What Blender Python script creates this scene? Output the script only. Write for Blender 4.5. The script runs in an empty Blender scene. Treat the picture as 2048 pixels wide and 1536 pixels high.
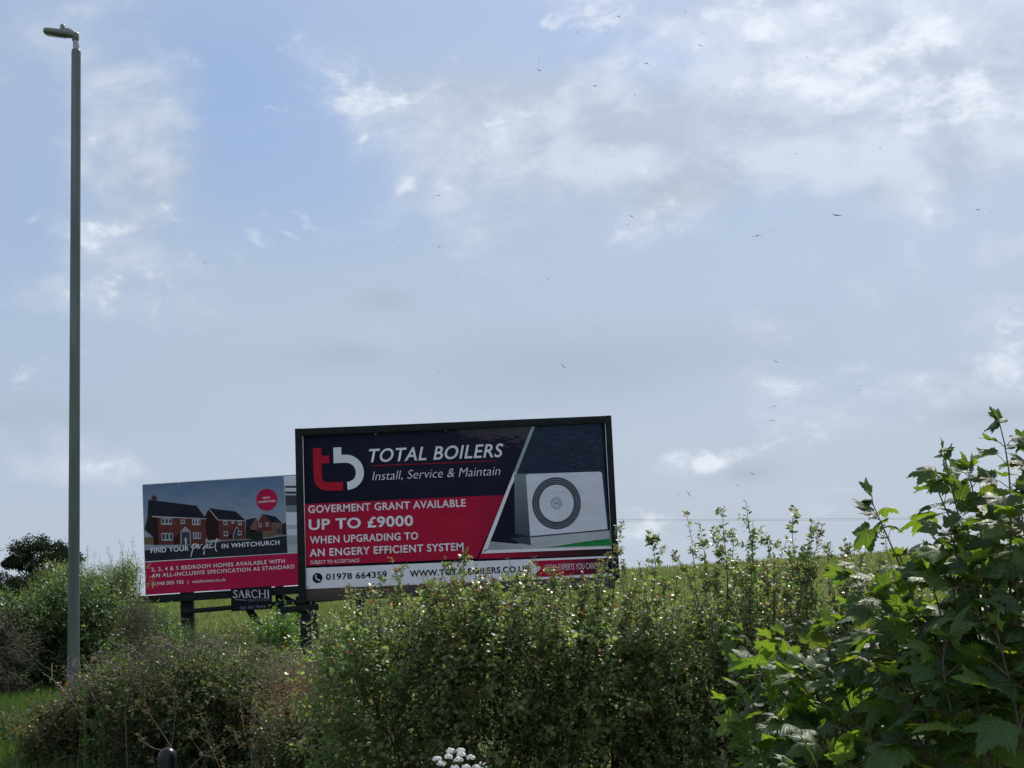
import bpy, math, random
import numpy as np
from mathutils import Matrix, Vector

# ---------------------------------------------------------------- camera, sky, sun, exposure
scene = bpy.context.scene
COL = scene.collection
rng = np.random.default_rng(11)
random.seed(11)
R = math.radians
EYE = Vector((0.0, 0.0, 2.0))
FPX = 3000.0                      # focal length in pixels of the 2048 px wide photograph
PITCH, ROLL = R(8.2), R(2.06)
_f = Vector((0, math.cos(PITCH), math.sin(PITCH)))
_u0 = Vector((0, -math.sin(PITCH), math.cos(PITCH)))
_r0 = Vector((1, 0, 0))
C_R = _r0 * math.cos(ROLL) - _u0 * math.sin(ROLL)
C_U = _u0 * math.cos(ROLL) + _r0 * math.sin(ROLL)
cam_d = bpy.data.cameras.new('camera')
cam_d.sensor_width = 36.0
cam_d.lens = FPX / 2048 * 36.0
cam_d.clip_start = 0.1
cam_d.clip_end = 6000
cam = bpy.data.objects.new('camera', cam_d)
COL.objects.link(cam)
cam.matrix_world = Matrix(((C_R.x, C_U.x, -_f.x, EYE.x), (C_R.y, C_U.y, -_f.y, EYE.y),
                           (C_R.z, C_U.z, -_f.z, EYE.z), (0, 0, 0, 1)))
scene.camera = cam


def ray(u, v):
    return _f + C_R * ((u - 1024) / FPX) + C_U * ((768 - v) / FPX)


def P(u, v, Y):
    """world point seen at photo pixel (u, v), at world depth Y"""
    d = ray(u, v)
    return EYE + d * (Y / d.y)


SUN_EL, SUN_AZ = R(47), R(24)
SKY_STRENGTH = 0.10
scene.view_settings.view_transform = 'Standard'
scene.view_settings.look = 'None'
scene.view_settings.exposure = 0.35
scene.view_settings.gamma = 1.0

sun_dir = Vector((math.sin(SUN_AZ) * math.cos(SUN_EL), math.cos(SUN_AZ) * math.cos(SUN_EL), math.sin(SUN_EL)))
sd = bpy.data.lights.new('sun', 'SUN')
sd.energy = 4.6
sd.angle = R(0.6)
sd.color = (1.0, 0.95, 0.86)
sun = bpy.data.objects.new('sun', sd)
COL.objects.link(sun)
sun.rotation_euler = (-sun_dir).to_track_quat('-Z', 'Y').to_euler()

world = bpy.data.worlds.new('World')
scene.world = world
world.use_nodes = True


def build_world():
    nt = world.node_tree
    N, L = nt.nodes, nt.links
    N.clear()
    out = N.new('ShaderNodeOutputWorld')
    bg = N.new('ShaderNodeBackground')
    bg.inputs['Strength'].default_value = SKY_STRENGTH
    L.new(bg.outputs[0], out.inputs[0])
    sky = N.new('ShaderNodeTexSky')
    sky.sky_type = 'NISHITA'
    sky.sun_disc = False
    sky.sun_elevation = SUN_EL
    sky.sun_rotation = SUN_AZ
    sky.air_density = 1.0
    sky.dust_density = 1.2
    sky.ozone_density = 1.5
    tc = N.new('ShaderNodeTexCoord')

    def val(x):
        return x

    def m(op, a, b=None, c=None):
        n = N.new('ShaderNodeMath')
        n.operation = op
        for i, x in enumerate((a, b, c)):
            if x is None:
                continue
            if isinstance(x, (int, float)):
                n.inputs[i].default_value = x
            else:
                L.new(x, n.inputs[i])
        return n.outputs[0]

    sep = N.new('ShaderNodeSeparateXYZ')
    L.new(tc.outputs['Generated'], sep.inputs[0])
    X, Y, Z = sep.outputs
    az = m('ARCTAN2', X, Y)
    el = m('ARCSINE', Z)
    # warped noise in direction space
    cmb = N.new('ShaderNodeCombineXYZ')
    L.new(az, cmb.inputs[0])
    L.new(m('MULTIPLY', el, 1.6), cmb.inputs[1])
    def noise(scale, detail, rough, off=0.0, dist=0.0, sh=(0, 0)):
        mp = N.new('ShaderNodeMapping')
        mp.inputs['Location'].default_value = (off + sh[0], off * 0.7 + sh[1], off * 1.3)
        L.new(cmb.outputs[0], mp.inputs[0])
        n = N.new('ShaderNodeTexNoise')
        n.inputs['Scale'].default_value = scale
        n.inputs['Detail'].default_value = detail
        n.inputs['Roughness'].default_value = rough
        n.inputs['Distortion'].default_value = dist
        L.new(mp.outputs[0], n.inputs['Vector'])
        return n.outputs['Fac']
    n1 = noise(9.0, 9, 0.60, 3.1, 0.25)
    n2 = noise(3.2, 4, 0.5, 7.7)
    n3 = noise(22.0, 8, 0.62, 1.3, 0.3)

    def blobs(lst):
        tot = None
        for (u, v, su, sv, w) in lst:
            d = ray(u, v).normalized()
            a0, e0 = math.atan2(d.x, d.y), math.asin(d.z)
            dx = m('MULTIPLY', m('SUBTRACT', az, a0), FPX / su)
            dy = m('MULTIPLY', m('SUBTRACT', el, e0), FPX / sv)
            r2 = m('ADD', m('MULTIPLY', dx, dx), m('MULTIPLY', dy, dy))
            g = m('MULTIPLY', m('EXPONENT', m('MULTIPLY', r2, -1.0)), w)
            tot = g if tot is None else m('ADD', tot, g)
        return tot

    # broad clouds of the day, where they hang in the sky: (photo px, px, half width, half height, weight)
    soft = blobs(SOFT)
    puff = blobs(PUFF)
    # general cover elsewhere (behind the camera too), none added inside the described part of the sky
    soft_a = m('ADD', m('MULTIPLY', m('SUBTRACT', n1, 0.5), 2.4), m('ADD', soft, -0.05))
    mr = N.new('ShaderNodeMapRange'); mr.interpolation_type = 'SMOOTHSTEP'
    L.new(soft_a, mr.inputs[0])
    mr.inputs[1].default_value = 0.0; mr.inputs[2].default_value = 0.75
    mr.inputs[3].default_value = 0.0; mr.inputs[4].default_value = 0.85
    puff_a = m('ADD', m('MULTIPLY', m('SUBTRACT', n3, 0.5), 1.6), m('ADD', m('MULTIPLY', m('SUBTRACT', n1, 0.5), 1.6), m('ADD', puff, -0.22)))
    mp2 = N.new('ShaderNodeMapRange'); mp2.interpolation_type = 'SMOOTHSTEP'
    L.new(puff_a, mp2.inputs[0])
    mp2.inputs[1].default_value = 0.0; mp2.inputs[2].default_value = 0.42
    mp2.inputs[3].default_value = 0.0; mp2.inputs[4].default_value = 0.9

    def mix(fac, a, b):
        n = N.new('ShaderNodeMix'); n.data_type = 'RGBA'
        if isinstance(fac, (int, float)): n.inputs[0].default_value = fac
        else: L.new(fac, n.inputs[0])
        for i, x in ((6, a), (7, b)):
            if isinstance(x, tuple): n.inputs[i].default_value = (*x, 1)
            else: L.new(x, n.inputs[i])
        return n.outputs[2]

    k = 1.0 / SKY_STRENGTH
    # thin milky veil nearly everywhere, with a few clear blue holes
    veil = m('ADD', m('MULTIPLY', m('EXPONENT', m('MULTIPLY', m('ABSOLUTE', el), -5.0)), 0.50), 0.50)
    veil = m('ADD', veil, m('MULTIPLY', m('SUBTRACT', n2, 0.5), 0.5))
    veil = m('SUBTRACT', veil, blobs(HOLES))
    veil = m('MAXIMUM', m('MINIMUM', veil, 0.98), 0.0)
    base = mix(veil, mix(0.66, sky.outputs[0], tuple(c * k for c in BLUE)), tuple(c * k for c in VEIL))
    # each cloud is brighter on the side turned to the sun and greyer below
    lit1 = m('MULTIPLY', m('SUBTRACT', n1, noise(9.0, 9, 0.60, 3.1, 0.25, (-.018, -.03))), 5.0)
    lit3 = m('MULTIPLY', m('SUBTRACT', n3, noise(22.0, 8, 0.62, 1.3, 0.3, (-.008, -.014))), 4.0)
    cl = N.new('ShaderNodeClamp'); L.new(m('ADD', 0.55, lit1), cl.inputs[0])
    c1 = mix(mr.outputs[0], base, mix(cl.outputs[0], tuple(c * k for c in GREY), tuple(c * k for c in CLOUD)))
    dark = blobs(DARK)
    c1 = mix(m('MINIMUM', m('MULTIPLY', dark, m('MULTIPLY', n1, 1.7)), 0.9), c1, tuple(c * k for c in SHADE))
    cl3 = N.new('ShaderNodeClamp'); L.new(m('ADD', 0.6, m('ADD', lit1, lit3)), cl3.inputs[0])
    c2 = mix(mp2.outputs[0], c1, mix(cl3.outputs[0], tuple(c * k for c in CLOUD), tuple(c * k for c in WHITE)))
    # glow of thin cloud towards the sun
    dt = m('ADD', m('ADD', m('MULTIPLY', X, sun_dir.x), m('MULTIPLY', Y, sun_dir.y)), m('MULTIPLY', Z, sun_dir.z))
    aur = m('EXPONENT', m('MULTIPLY', m('SUBTRACT', dt, 1.0), 12.5))
    ad = N.new('ShaderNodeMix'); ad.data_type = 'RGBA'; ad.blend_type = 'ADD'
    L.new(aur, ad.inputs[0]); L.new(c2, ad.inputs[6]); ad.inputs[7].default_value = (*(c * k for c in AUREOLE), 1)
    c2 = ad.outputs[2]
    # unseen bright cloud, added behind the camera to light poster fronts and hedge
    bk = N.new('ShaderNodeMapRange'); bk.interpolation_type = 'SMOOTHSTEP'
    L.new(Y, bk.inputs[0])
    bk.inputs[1].default_value = 0.5; bk.inputs[2].default_value = -0.4
    bk.inputs[3].default_value = 0.0; bk.inputs[4].default_value = 1.0
    bc = N.new('ShaderNodeMapRange'); bc.interpolation_type = 'SMOOTHSTEP'
    L.new(n2, bc.inputs[0])
    bc.inputs[1].default_value = 0.25; bc.inputs[2].default_value = 0.6
    c3 = mix(m('MULTIPLY', bk.outputs[0], bc.outputs[0]), c2, tuple(c * k for c in BACK_FILL))
    L.new(c3, bg.inputs['Color'])


BLUE = (0.150, 0.262, 0.50)
VEIL = (0.392, 0.449, 0.522)
CLOUD = (0.50, 0.555, 0.64)
WHITE = (0.63, 0.67, 0.73)
GREY = (0.36, 0.42, 0.505)
SHADE = (0.27, 0.335, 0.395)
BACK_FILL = (0.71, 0.79, 0.99)
AUREOLE = (0.27, 0.258, 0.31)
HOLES = [(480, 190, 330, 210, .42), (620, 420, 260, 120, .25), (1330, 120, 130, 60, .30), (1180, 90, 200, 60, .22), (60, 480, 120, 200, .2), (1880, 330, 100, 60, .2), (1050, 20, 300, 50, .2)]
SOFT = [(270, 220, 150, 130, .42), (290, 350, 130, 70, .32), (60, 60, 180, 80, .35), (950, 170, 190, 90, .45), (1150, 240, 280, 100, .6), (1350, 300, 280, 120, .6),
        (880, 400, 100, 110, .35), (1100, 360, 150, 90, .25), (1600, 110, 240, 130, .6), (1850, 110, 250, 150, .65), (1980, 200, 150, 170, .65), (1450, 210, 160, 70, .4), (1850, 300, 200, 60, .3), (1700, 370, 300, 110, .42),
        (1650, 560, 300, 50, .34), (730, 660, 120, 50, .42), (1950, 760, 150, 60, .6), (1230, 730, 70, 40, .25), (1120, 660, 90, 50, .2), (200, 940, 200, 36, .5), (500, 905, 260, 36, .35),
        (1340, 925, 150, 36, .5), (60, 1030, 120, 36, .4), (1560, 870, 200, 40, .2), (1800, 640, 240, 60, .25)]
PUFF = [(1560, 60, 90, 50, .36), (1690, 140, 80, 55, .36), (1815, 85, 90, 50, .38), (1980, 140, 90, 90, .42), (1935, 210, 60, 40, .3), (1420, 185, 110, 36, .34), (1570, 165, 110, 36, .36),
        (1380, 110, 70, 30, .28), (860, 130, 70, 50, .28), (860, 350, 60, 36, .32), (800, 375, 50, 24, .2), (1820, 230, 60, 36, .3), (765, 560, 34, 22, .34), (1330, 915, 100, 20, .42),
        (1420, 930, 60, 14, .3), (1960, 750, 120, 36, .28), (200, 930, 90, 20, .34), (1380, 320, 80, 60, .24), (1110, 60, 60, 30, .2), (590, 870, 60, 14, .26), (690, 645, 50, 20, .2), (1720, 220, 60, 30, .2)]
DARK = [(1100, 740, 260, 70, .55), (770, 600, 60, 24, .5), (700, 705, 90, 26, .4), (1980, 830, 120, 26, .45), (1500, 945, 60, 20, .45), (1350, 390, 150, 36, .35), (60, 830, 140, 36, .3), (1760, 385, 60, 26, .3),
        (560, 730, 150, 36, .25), (1430, 700, 240, 60, .2)]
build_world()

# ---------------------------------------------------------------- helpers
def tag(o, label=None, cat=None, group=None, kind=None):
    if label: o['label'] = label
    if cat: o['category'] = cat
    if group: o['group'] = group
    if kind: o['kind'] = kind
    return o


def empty(name, loc, label, cat, group=None):
    o = bpy.data.objects.new(name, None)
    o.empty_display_size = 0.2
    COL.objects.link(o)
    o.location = loc
    return tag(o, label, cat, group)


class Buf:
    """collects geometry; build() links it as ONE mesh object"""
    def __init__(self):
        self.v, self.f, self.n, self.mi, self.count = [], [], [], [], 0
        self.lp = []

    def add(self, V, F, mi=0):
        V = np.asarray(V, float).reshape(-1, 3)
        self.v.append(V)
        for f in F:
            self.f.append(np.asarray(f, np.int64) + self.count)
            self.n.append(np.array([len(f)]))
            self.mi.append(np.array([mi]))
        self.count += len(V)

    def inst(self, tv, tf, M, pos, scale, mi=0, keep=False):
        """template tv (n,3), tf list of faces (all one size); M (N,3,3), pos (N,3), scale (N,) or (N,3)"""
        N = len(pos)
        if N == 0: return
        s = np.asarray(scale, float)
        if s.ndim == 1: s = s[:, None].repeat(3, 1)
        loc = tv[None, :, :] * s[:, None, :]
        V = np.einsum('nij,nkj->nki', M, loc) + pos[:, None, :]
        k = len(tv)
        if keep: self.lp.append(np.tile(tv, (N, 1)))
        tf = np.asarray(tf, np.int64)
        F = tf[None] + (np.arange(N) * k)[:, None, None] + self.count
        self.v.append(V.reshape(-1, 3))
        self.f.append(F.reshape(-1))
        self.n.append(np.full(N * len(tf), tf.shape[1]))
        self.mi.append(np.full(N * len(tf), mi))
        self.count += N * k

    def tube(self, pts, rad, sides=5, mi=0, cap=False):
        pts = np.asarray(pts, float)
        k = len(pts)
        rad = np.broadcast_to(np.asarray(rad, float), (k,))
        t = np.gradient(pts, axis=0)
        t /= np.linalg.norm(t, axis=1)[:, None] + 1e-12
        ref = np.array([0, 0, 1.0]) if abs(t[0, 2]) < 0.9 else np.array([1.0, 0, 0])
        a = np.cross(t, ref); a /= np.linalg.norm(a, axis=1)[:, None] + 1e-12
        b = np.cross(t, a)
        th = np.arange(sides) / sides * 2 * np.pi
        V = pts[:, None] + rad[:, None, None] * (np.cos(th)[None, :, None] * a[:, None] + np.sin(th)[None, :, None] * b[:, None])
        i = np.arange(k - 1)[:, None] * sides
        j = np.arange(sides)[None]
        j2 = (j + 1) % sides
        F = np.stack([i + j, i + j2, i + sides + j2, i + sides + j], -1).reshape(-1, 4) + self.count
        self.v.append(V.reshape(-1, 3)); self.f.append(F.reshape(-1))
        self.n.append(np.full(len(F), 4)); self.mi.append(np.full(len(F), mi))
        c0 = self.count
        self.count += k * sides
        if cap:
            for base, rev in ((c0, False), (c0 + (k - 1) * sides, True)):
                idx = np.arange(sides) + base
                if not rev: idx = idx[::-1]
                self.f.append(idx); self.n.append(np.array([sides])); self.mi.append(np.array([mi]))

    def box(self, x0, x1, y0, y1, z0, z1, mi=0, bev=0.0):
        V = [(x0, y0, z0), (x1, y0, z0), (x1, y1, z0), (x0, y1, z0), (x0, y0, z1), (x1, y0, z1), (x1, y1, z1), (x0, y1, z1)]
        F = [(0, 3, 2, 1), (4, 5, 6, 7), (0, 1, 5, 4), (1, 2, 6, 5), (2, 3, 7, 6), (3, 0, 4, 7)]
        self.add(V, F, mi)

    def beam(self, a, b, w, d, mi=0):
        """box-section timber from a to b: w across in the sign plane, d in depth"""
        a, b = np.asarray(a, float), np.asarray(b, float)
        t = b - a; t /= np.linalg.norm(t)
        yv = np.array([0, 1.0, 0])
        yv = yv - t * (yv @ t); yv /= np.linalg.norm(yv)
        xv = np.cross(yv, t)
        V = []
        for p in (a, b):
            for sx, sy in ((-1, -1), (1, -1), (1, 1), (-1, 1)):
                V.append(p + xv * w / 2 * sx + yv * d / 2 * sy)
        self.add(V, [(0, 3, 2, 1), (4, 5, 6, 7), (0, 1, 5, 4), (1, 2, 6, 5), (2, 3, 7, 6), (3, 0, 4, 7)], mi)

    def lathe(self, prof, sides=24, mi=0, c=(0, 0)):
        """prof: list of (r, z)"""
        k = len(prof)
        th = np.arange(sides) / sides * 2 * np.pi
        V = np.array([[(c[0] + r * np.cos(t), c[1] + r * np.sin(t), z) for t in th] for r, z in prof]).reshape(-1, 3)
        F = []
        for i in range(k - 1):
            for j in range(sides):
                j2 = (j + 1) % sides
                F.append((i * sides + j, i * sides + j2, (i + 1) * sides + j2, (i + 1) * sides + j))
        self.add(V, F, mi)

    def build(self, name, mats, parent=None, smooth=False, bevel=0.0):
        me = bpy.data.meshes.new(name)
        V = np.concatenate(self.v); F = np.concatenate(self.f); n = np.concatenate(self.n); mi = np.concatenate(self.mi)
        me.vertices.add(len(V)); me.vertices.foreach_set('co', V.astype(np.float32).ravel())
        me.loops.add(len(F)); me.loops.foreach_set('vertex_index', F.astype(np.int32))
        me.polygons.add(len(n))
        st = np.concatenate([[0], np.cumsum(n)[:-1]])
        me.polygons.foreach_set('loop_start', st.astype(np.int32))
        me.polygons.foreach_set('loop_total', n.astype(np.int32))
        me.polygons.foreach_set('material_index', mi.astype(np.int32))
        if smooth: me.polygons.foreach_set('use_smooth', np.ones(len(n), bool))
        me.update(calc_edges=True)
        if self.lp:
            at = me.attributes.new('leaf_position', 'FLOAT_VECTOR', 'POINT')
            at.data.foreach_set('vector', np.concatenate(self.lp).astype(np.float32).ravel())
        if not isinstance(mats, (list, tuple)): mats = [mats]
        for mm in mats: me.materials.append(mm)
        o = bpy.data.objects.new(name, me)
        COL.objects.link(o)
        if parent: o.parent = parent
        if bevel:
            md = o.modifiers.new('bevel', 'BEVEL'); md.width = bevel; md.segments = 2; md.limit_method = 'ANGLE'
        return o


def nrm(a):
    return a / (np.linalg.norm(a, axis=-1, keepdims=True) + 1e-12)


def frames(d, n):
    d = nrm(d)
    n = nrm(n - d * np.sum(n * d, -1, keepdims=True))
    y = np.cross(n, d)
    return np.stack([d, y, n], axis=2)


# ---------------------------------------------------------------- materials
def new_mat(name):
    m = bpy.data.materials.new(name)
    m.use_nodes = True
    nt = m.node_tree
    return m, nt, nt.nodes['Principled BSDF']


def ramp(nt, fac, stops):
    r = nt.nodes.new('ShaderNodeValToRGB')
    e = r.color_ramp.elements
    while len(e) < len(stops): e.new(0.5)
    for q, (p, c) in zip(e, stops):
        q.position = p; q.color = (*c, 1)
    nt.links.new(fac, r.inputs[0])
    return r.outputs[0]


def tex_noise(nt, scale, detail=5, rough=0.55, coord='Object', stretch=(1, 1, 1)):
    tc = nt.nodes.new('ShaderNodeTexCoord')
    mp = nt.nodes.new('ShaderNodeMapping')
    mp.inputs['Scale'].default_value = stretch
    nt.links.new(tc.outputs[coord], mp.inputs[0])
    n = nt.nodes.new('ShaderNodeTexNoise')
    n.inputs['Scale'].default_value = scale; n.inputs['Detail'].default_value = detail; n.inputs['Roughness'].default_value = rough
    nt.links.new(mp.outputs[0], n.inputs['Vector'])
    return n.outputs['Fac']


def bump(nt, b, fac, strength=0.3, dist=0.02):
    n = nt.nodes.new('ShaderNodeBump')
    n.inputs['Strength'].default_value = strength; n.inputs['Distance'].default_value = dist
    nt.links.new(fac, n.inputs['Height'])
    nt.links.new(n.outputs[0], b.inputs['Normal'])


def leaf_mat(name, stops, trans, tfac=0.4, rough=0.4, spec=0.5, veins=False):
    """stops: colours a leaf can have, chosen per leaf"""
    m, nt, b = new_mat(name)
    g = nt.nodes.new('ShaderNodeNewGeometry')
    c = ramp(nt, g.outputs['Random Per Island'], stops)
    nz = tex_noise(nt, 1.3, 3)
    hsv = nt.nodes.new('ShaderNodeHueSaturation')
    mr = nt.nodes.new('ShaderNodeMapRange')
    nt.links.new(nz, mr.inputs[0])
    mr.inputs[1].default_value = 0.3; mr.inputs[2].default_value = 0.7
    mr.inputs[3].default_value = 0.75; mr.inputs[4].default_value = 1.25
    nt.links.new(mr.outputs[0], hsv.inputs['Value'])
    nt.links.new(c, hsv.inputs['Color'])
    leafcol = hsv.outputs[0]
    if veins:
        at = nt.nodes.new('ShaderNodeAttribute'); at.attribute_name = 'leaf_position'
        sp = nt.nodes.new('ShaderNodeSeparateXYZ'); nt.links.new(at.outputs['Vector'], sp.inputs[0])
        def mm(op, a, b_=None):
            n = nt.nodes.new('ShaderNodeMath'); n.operation = op
            for i, x in enumerate((a, b_)):
                if x is None: continue
                if isinstance(x, (int, float)): n.inputs[i].default_value = x
                else: nt.links.new(x, n.inputs[i])
            return n.outputs[0]
        ay = mm('ABSOLUTE', sp.outputs[1])
        dist = None
        for ang in (0, 52, 104):
            ca, sa = math.cos(R(ang)), math.sin(R(ang))
            along = mm('ADD', mm('MULTIPLY', sp.outputs[0], ca), mm('MULTIPLY', ay, sa))
            off = mm('ABSOLUTE', mm('SUBTRACT', mm('MULTIPLY', ay, ca), mm('MULTIPLY', sp.outputs[0], sa)))
            d_ = mm('ADD', off, mm('MULTIPLY', mm('LESS_THAN', along, 0.0), 5.0))
            # side veins leave the main one at a slant
            side = mm('PINGPONG', mm('SUBTRACT', along, mm('MULTIPLY', off, 0.9)), 0.07)
            side = mm('ADD', mm('ADD', side, 0.006), mm('MULTIPLY', mm('GREATER_THAN', off, 0.24), 5.0))
            d_ = mm('MINIMUM', d_, mm('ADD', side, mm('MULTIPLY', mm('LESS_THAN', along, 0.12), 5.0)))
            dist = d_ if dist is None else mm('MINIMUM', dist, d_)
        mr2 = nt.nodes.new('ShaderNodeMapRange'); nt.links.new(dist, mr2.inputs[0])
        mr2.inputs[1].default_value = 0.006; mr2.inputs[2].default_value = 0.022
        mr2.inputs[3].default_value = 1.0; mr2.inputs[4].default_value = 0.0
        mv = nt.nodes.new('ShaderNodeMix'); mv.data_type = 'RGBA'
        nt.links.new(mm('MULTIPLY', mr2.outputs[0], 0.55), mv.inputs[0])
        nt.links.new(leafcol, mv.inputs[6]); mv.inputs[7].default_value = (.12, .15, .05, 1)
        leafcol = mv.outputs[2]
        bn = nt.nodes.new('ShaderNodeBump'); bn.inputs['Strength'].default_value = .6; bn.inputs['Distance'].default_value = .002; bn.invert = True
        nt.links.new(mr2.outputs[0], bn.inputs['Height']); nt.links.new(bn.outputs[0], b.inputs['Normal'])
    nt.links.new(leafcol, b.inputs['Base Color'])
    b.inputs['Roughness'].default_value = rough
    b.inputs['Specular IOR Level'].default_value = spec
    t = nt.nodes.new('ShaderNodeBsdfTranslucent')
    mul = nt.nodes.new('ShaderNodeMix'); mul.data_type = 'RGBA'; mul.blend_type = 'MULTIPLY'
    mul.inputs[0].default_value = 1.0
    nt.links.new(leafcol, mul.inputs[6])
    mul.inputs[7].default_value = (*trans, 1)
    nt.links.new(mul.outputs[2], t.inputs['Color'])
    mx = nt.nodes.new('ShaderNodeMixShader')
    mx.inputs[0].default_value = tfac
    nt.links.new(b.outputs[0], mx.inputs[1]); nt.links.new(t.outputs[0], mx.inputs[2])
    nt.links.new(mx.outputs[0], nt.nodes['Material Output'].inputs[0])
    return m


def wrinkle(nt, b):
    bump(nt, b, tex_noise(nt, .9, 4, .55, stretch=(1, 1, 1.8)), .5, .12)


def plain(name, col, rough=0.6, spec=0.5, var=0.15, scale=6.0, stretch=(1, 1, 1), metal=0.0, bmp=0.0):
    m, nt, b = new_mat(name)
    if name.endswith(('print', 'ink')): wrinkle(nt, b)
    nz = tex_noise(nt, scale, 6, 0.6, stretch=stretch)
    lo = tuple(c * (1 - var) for c in col); hi = tuple(min(1, c * (1 + var)) for c in col)
    nt.links.new(ramp(nt, nz, [(0.3, lo), (0.7, hi)]), b.inputs['Base Color'])
    b.inputs['Roughness'].default_value = rough
    b.inputs['Specular IOR Level'].default_value = spec
    b.inputs['Metallic'].default_value = metal
    if bmp: bump(nt, b, nz, bmp, 0.01)
    return m


M = {}
M['timber'] = plain('dark_timber', (0.011, 0.014, 0.014), 0.85, 0.12, 0.4, 5, (1, 1, 6), bmp=0.3)
M['timber_brown'] = plain('brown_timber', (0.045, 0.036, 0.028), 0.8, 0.3, 0.4, 4, (0.6, 1, 8), bmp=0.3)
M['rail'] = plain('weathered_rail', (0.10, 0.08, 0.065), 0.85, 0.2, 0.4, 6, (1, 1, 8), bmp=0.4)
M['navy'] = plain('navy_print', (0.0077, 0.0084, 0.0182), 0.75, 0.07, 0.12, 1.2)
M['navy_ink'] = plain('navy_ink', (0.007, 0.0084, 0.021), 0.75, 0.07, 0.05)
M['white'] = plain('white_print', (0.518, 0.525, 0.546), 0.75, 0.07, 0.04, 1.5)
M['red'] = plain('red_print', (0.30, 0.0095, 0.025), 0.75, 0.07, 0.08, 1.5)
M['grey'] = plain('grey_print', (0.294, 0.315, 0.336), 0.75, 0.07, 0.08, 1.5)
M['midgrey'] = plain('mid_grey_print', (0.14, 0.161, 0.189), 0.75, 0.07, 0.1, 1.5)
M['darkgrey'] = plain('dark_grey_print', (0.035, 0.042, 0.0525), 0.75, 0.07, 0.1, 1.5)
M['green'] = plain('green_print', (0.014, 0.154, 0.042), 0.75, 0.07, 0.35, 12)
M['teal'] = plain('teal_grey_print', (0.21, 0.252, 0.266), 0.75, 0.07, 0.08)
M['unit'] = plain('pale_unit_print', (0.434, 0.448, 0.504), 0.75, 0.07, 0.05, 1.0)
M['edge'] = plain('aluminium_edge', (0.5, 0.52, 0.54), 0.4, 0.5, 0.1, metal=0.3)
M['roof'] = plain('roof_print', (0.0126, 0.014, 0.0224), 0.75, 0.07, 0.25, 8)
M['brick'] = plain('brick_print', (0.0875, 0.0266, 0.0238), 0.75, 0.07, 0.2, 14)
M['brick_dark'] = plain('dark_brick_print', (0.021, 0.0105, 0.0112), 0.75, 0.07, 0.2, 14)
M['brick_tan'] = plain('tan_brick_print', (0.105, 0.0665, 0.049), 0.75, 0.07, 0.2, 14)
M['road_print'] = plain('road_print', (0.0154, 0.0189, 0.0245), 0.75, 0.07, 0.3, 5)
M['hedge_print'] = plain('hedge_print', (0.014, 0.0168, 0.014), 0.75, 0.07, 0.3, 9)
M['fence_print'] = plain('fence_print', (0.112, 0.077, 0.042), 0.75, 0.07, 0.2, 9)


def gradient_mat(name, axis, a, b_, stops, noise_amt=0.0, nscale=3.0, stretch=(1, 1, 1), coefs=None):
    """print whose ink changes along the poster (part of the artwork)"""
    m, nt, b = new_mat(name)
    tc = nt.nodes.new('ShaderNodeTexCoord')
    sep = nt.nodes.new('ShaderNodeSeparateXYZ')
    nt.links.new(tc.outputs['Object'], sep.inputs[0])
    mr = nt.nodes.new('ShaderNodeMapRange')
    src = sep.outputs[axis]
    if coefs:
        m1 = nt.nodes.new('ShaderNodeMath'); m1.operation = 'MULTIPLY_ADD'
        nt.links.new(sep.outputs[2], m1.inputs[0]); m1.inputs[1].default_value = coefs; nt.links.new(sep.outputs[0], m1.inputs[2])
        src = m1.outputs[0]
    nt.links.new(src, mr.inputs[0])
    mr.inputs[1].default_value = a; mr.inputs[2].default_value = b_
    fac = mr.outputs[0]
    if noise_amt:
        nz = tex_noise(nt, nscale, 6, 0.6, stretch=stretch)
        ma = nt.nodes.new('ShaderNodeMath'); ma.operation = 'MULTIPLY_ADD'
        nt.links.new(nz, ma.inputs[0]); ma.inputs[1].default_value = noise_amt
        m2 = nt.nodes.new('ShaderNodeMath'); m2.operation = 'SUBTRACT'
        nt.links.new(fac, m2.inputs[0]); m2.inputs[1].default_value = noise_amt / 2
        nt.links.new(m2.outputs[0], ma.inputs[2])
        fac = ma.outputs[0]
    nt.links.new(ramp(nt, fac, stops), b.inputs['Base Color'])
    wrinkle(nt, b)
    b.inputs['Roughness'].default_value = 0.75
    b.inputs['Specular IOR Level'].default_value = 0.07
    return m


M['hawthorn'] = leaf_mat('hawthorn_leaf', [(0, (.065, .11, .045)), (.35, (.10, .155, .06)), (.7, (.14, .195, .075)), (.93, (.19, .215, .08)), (1, (.18, .115, .065))],
                         (1.75, 1.75, 1.0), 0.5, 0.5, 0.3)
M['hawthorn_tip'] = leaf_mat('hawthorn_tip_leaf', [(0, (.07, .085, .03)), (.4, (.09, .12, .035)), (.75, (.13, .10, .045)), (1, (.17, .06, .04))], (1.7, 1.7, 1.0), 0.4, 0.38, 0.5)
M['sycamore'] = leaf_mat('sycamore_leaf', [(0, (.018, .046, .017)), (.5, (.028, .066, .020)), (.85, (.045, .09, .022)), (1, (.075, .12, .026))],
                         (3.5, 3.0, 0.75), 0.5, 0.5, 0.35, True)
M['dark_leaf'] = leaf_mat('dark_hedge_leaf', [(0, (.020, .044, .018)), (.6, (.035, .068, .025)), (1, (.06, .088, .032))], (1.8, 1.9, .9), 0.42, 0.6, 0.2)
M['willow'] = leaf_mat('willow_leaf', [(0, (.055, .095, .030)), (.6, (.085, .13, .04)), (.93, (.12, .15, .05)), (1, (.16, .10, .05))], (1.7, 1.8, .9), 0.45, 0.4, 0.5)
M['nettle'] = leaf_mat('nettle_leaf', [(0, (.04, .10, .02)), (.6, (.065, .14, .025)), (1, (.11, .18, .03))], (1.9, 2.0, .8), 0.45, 0.42, 0.4)
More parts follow.
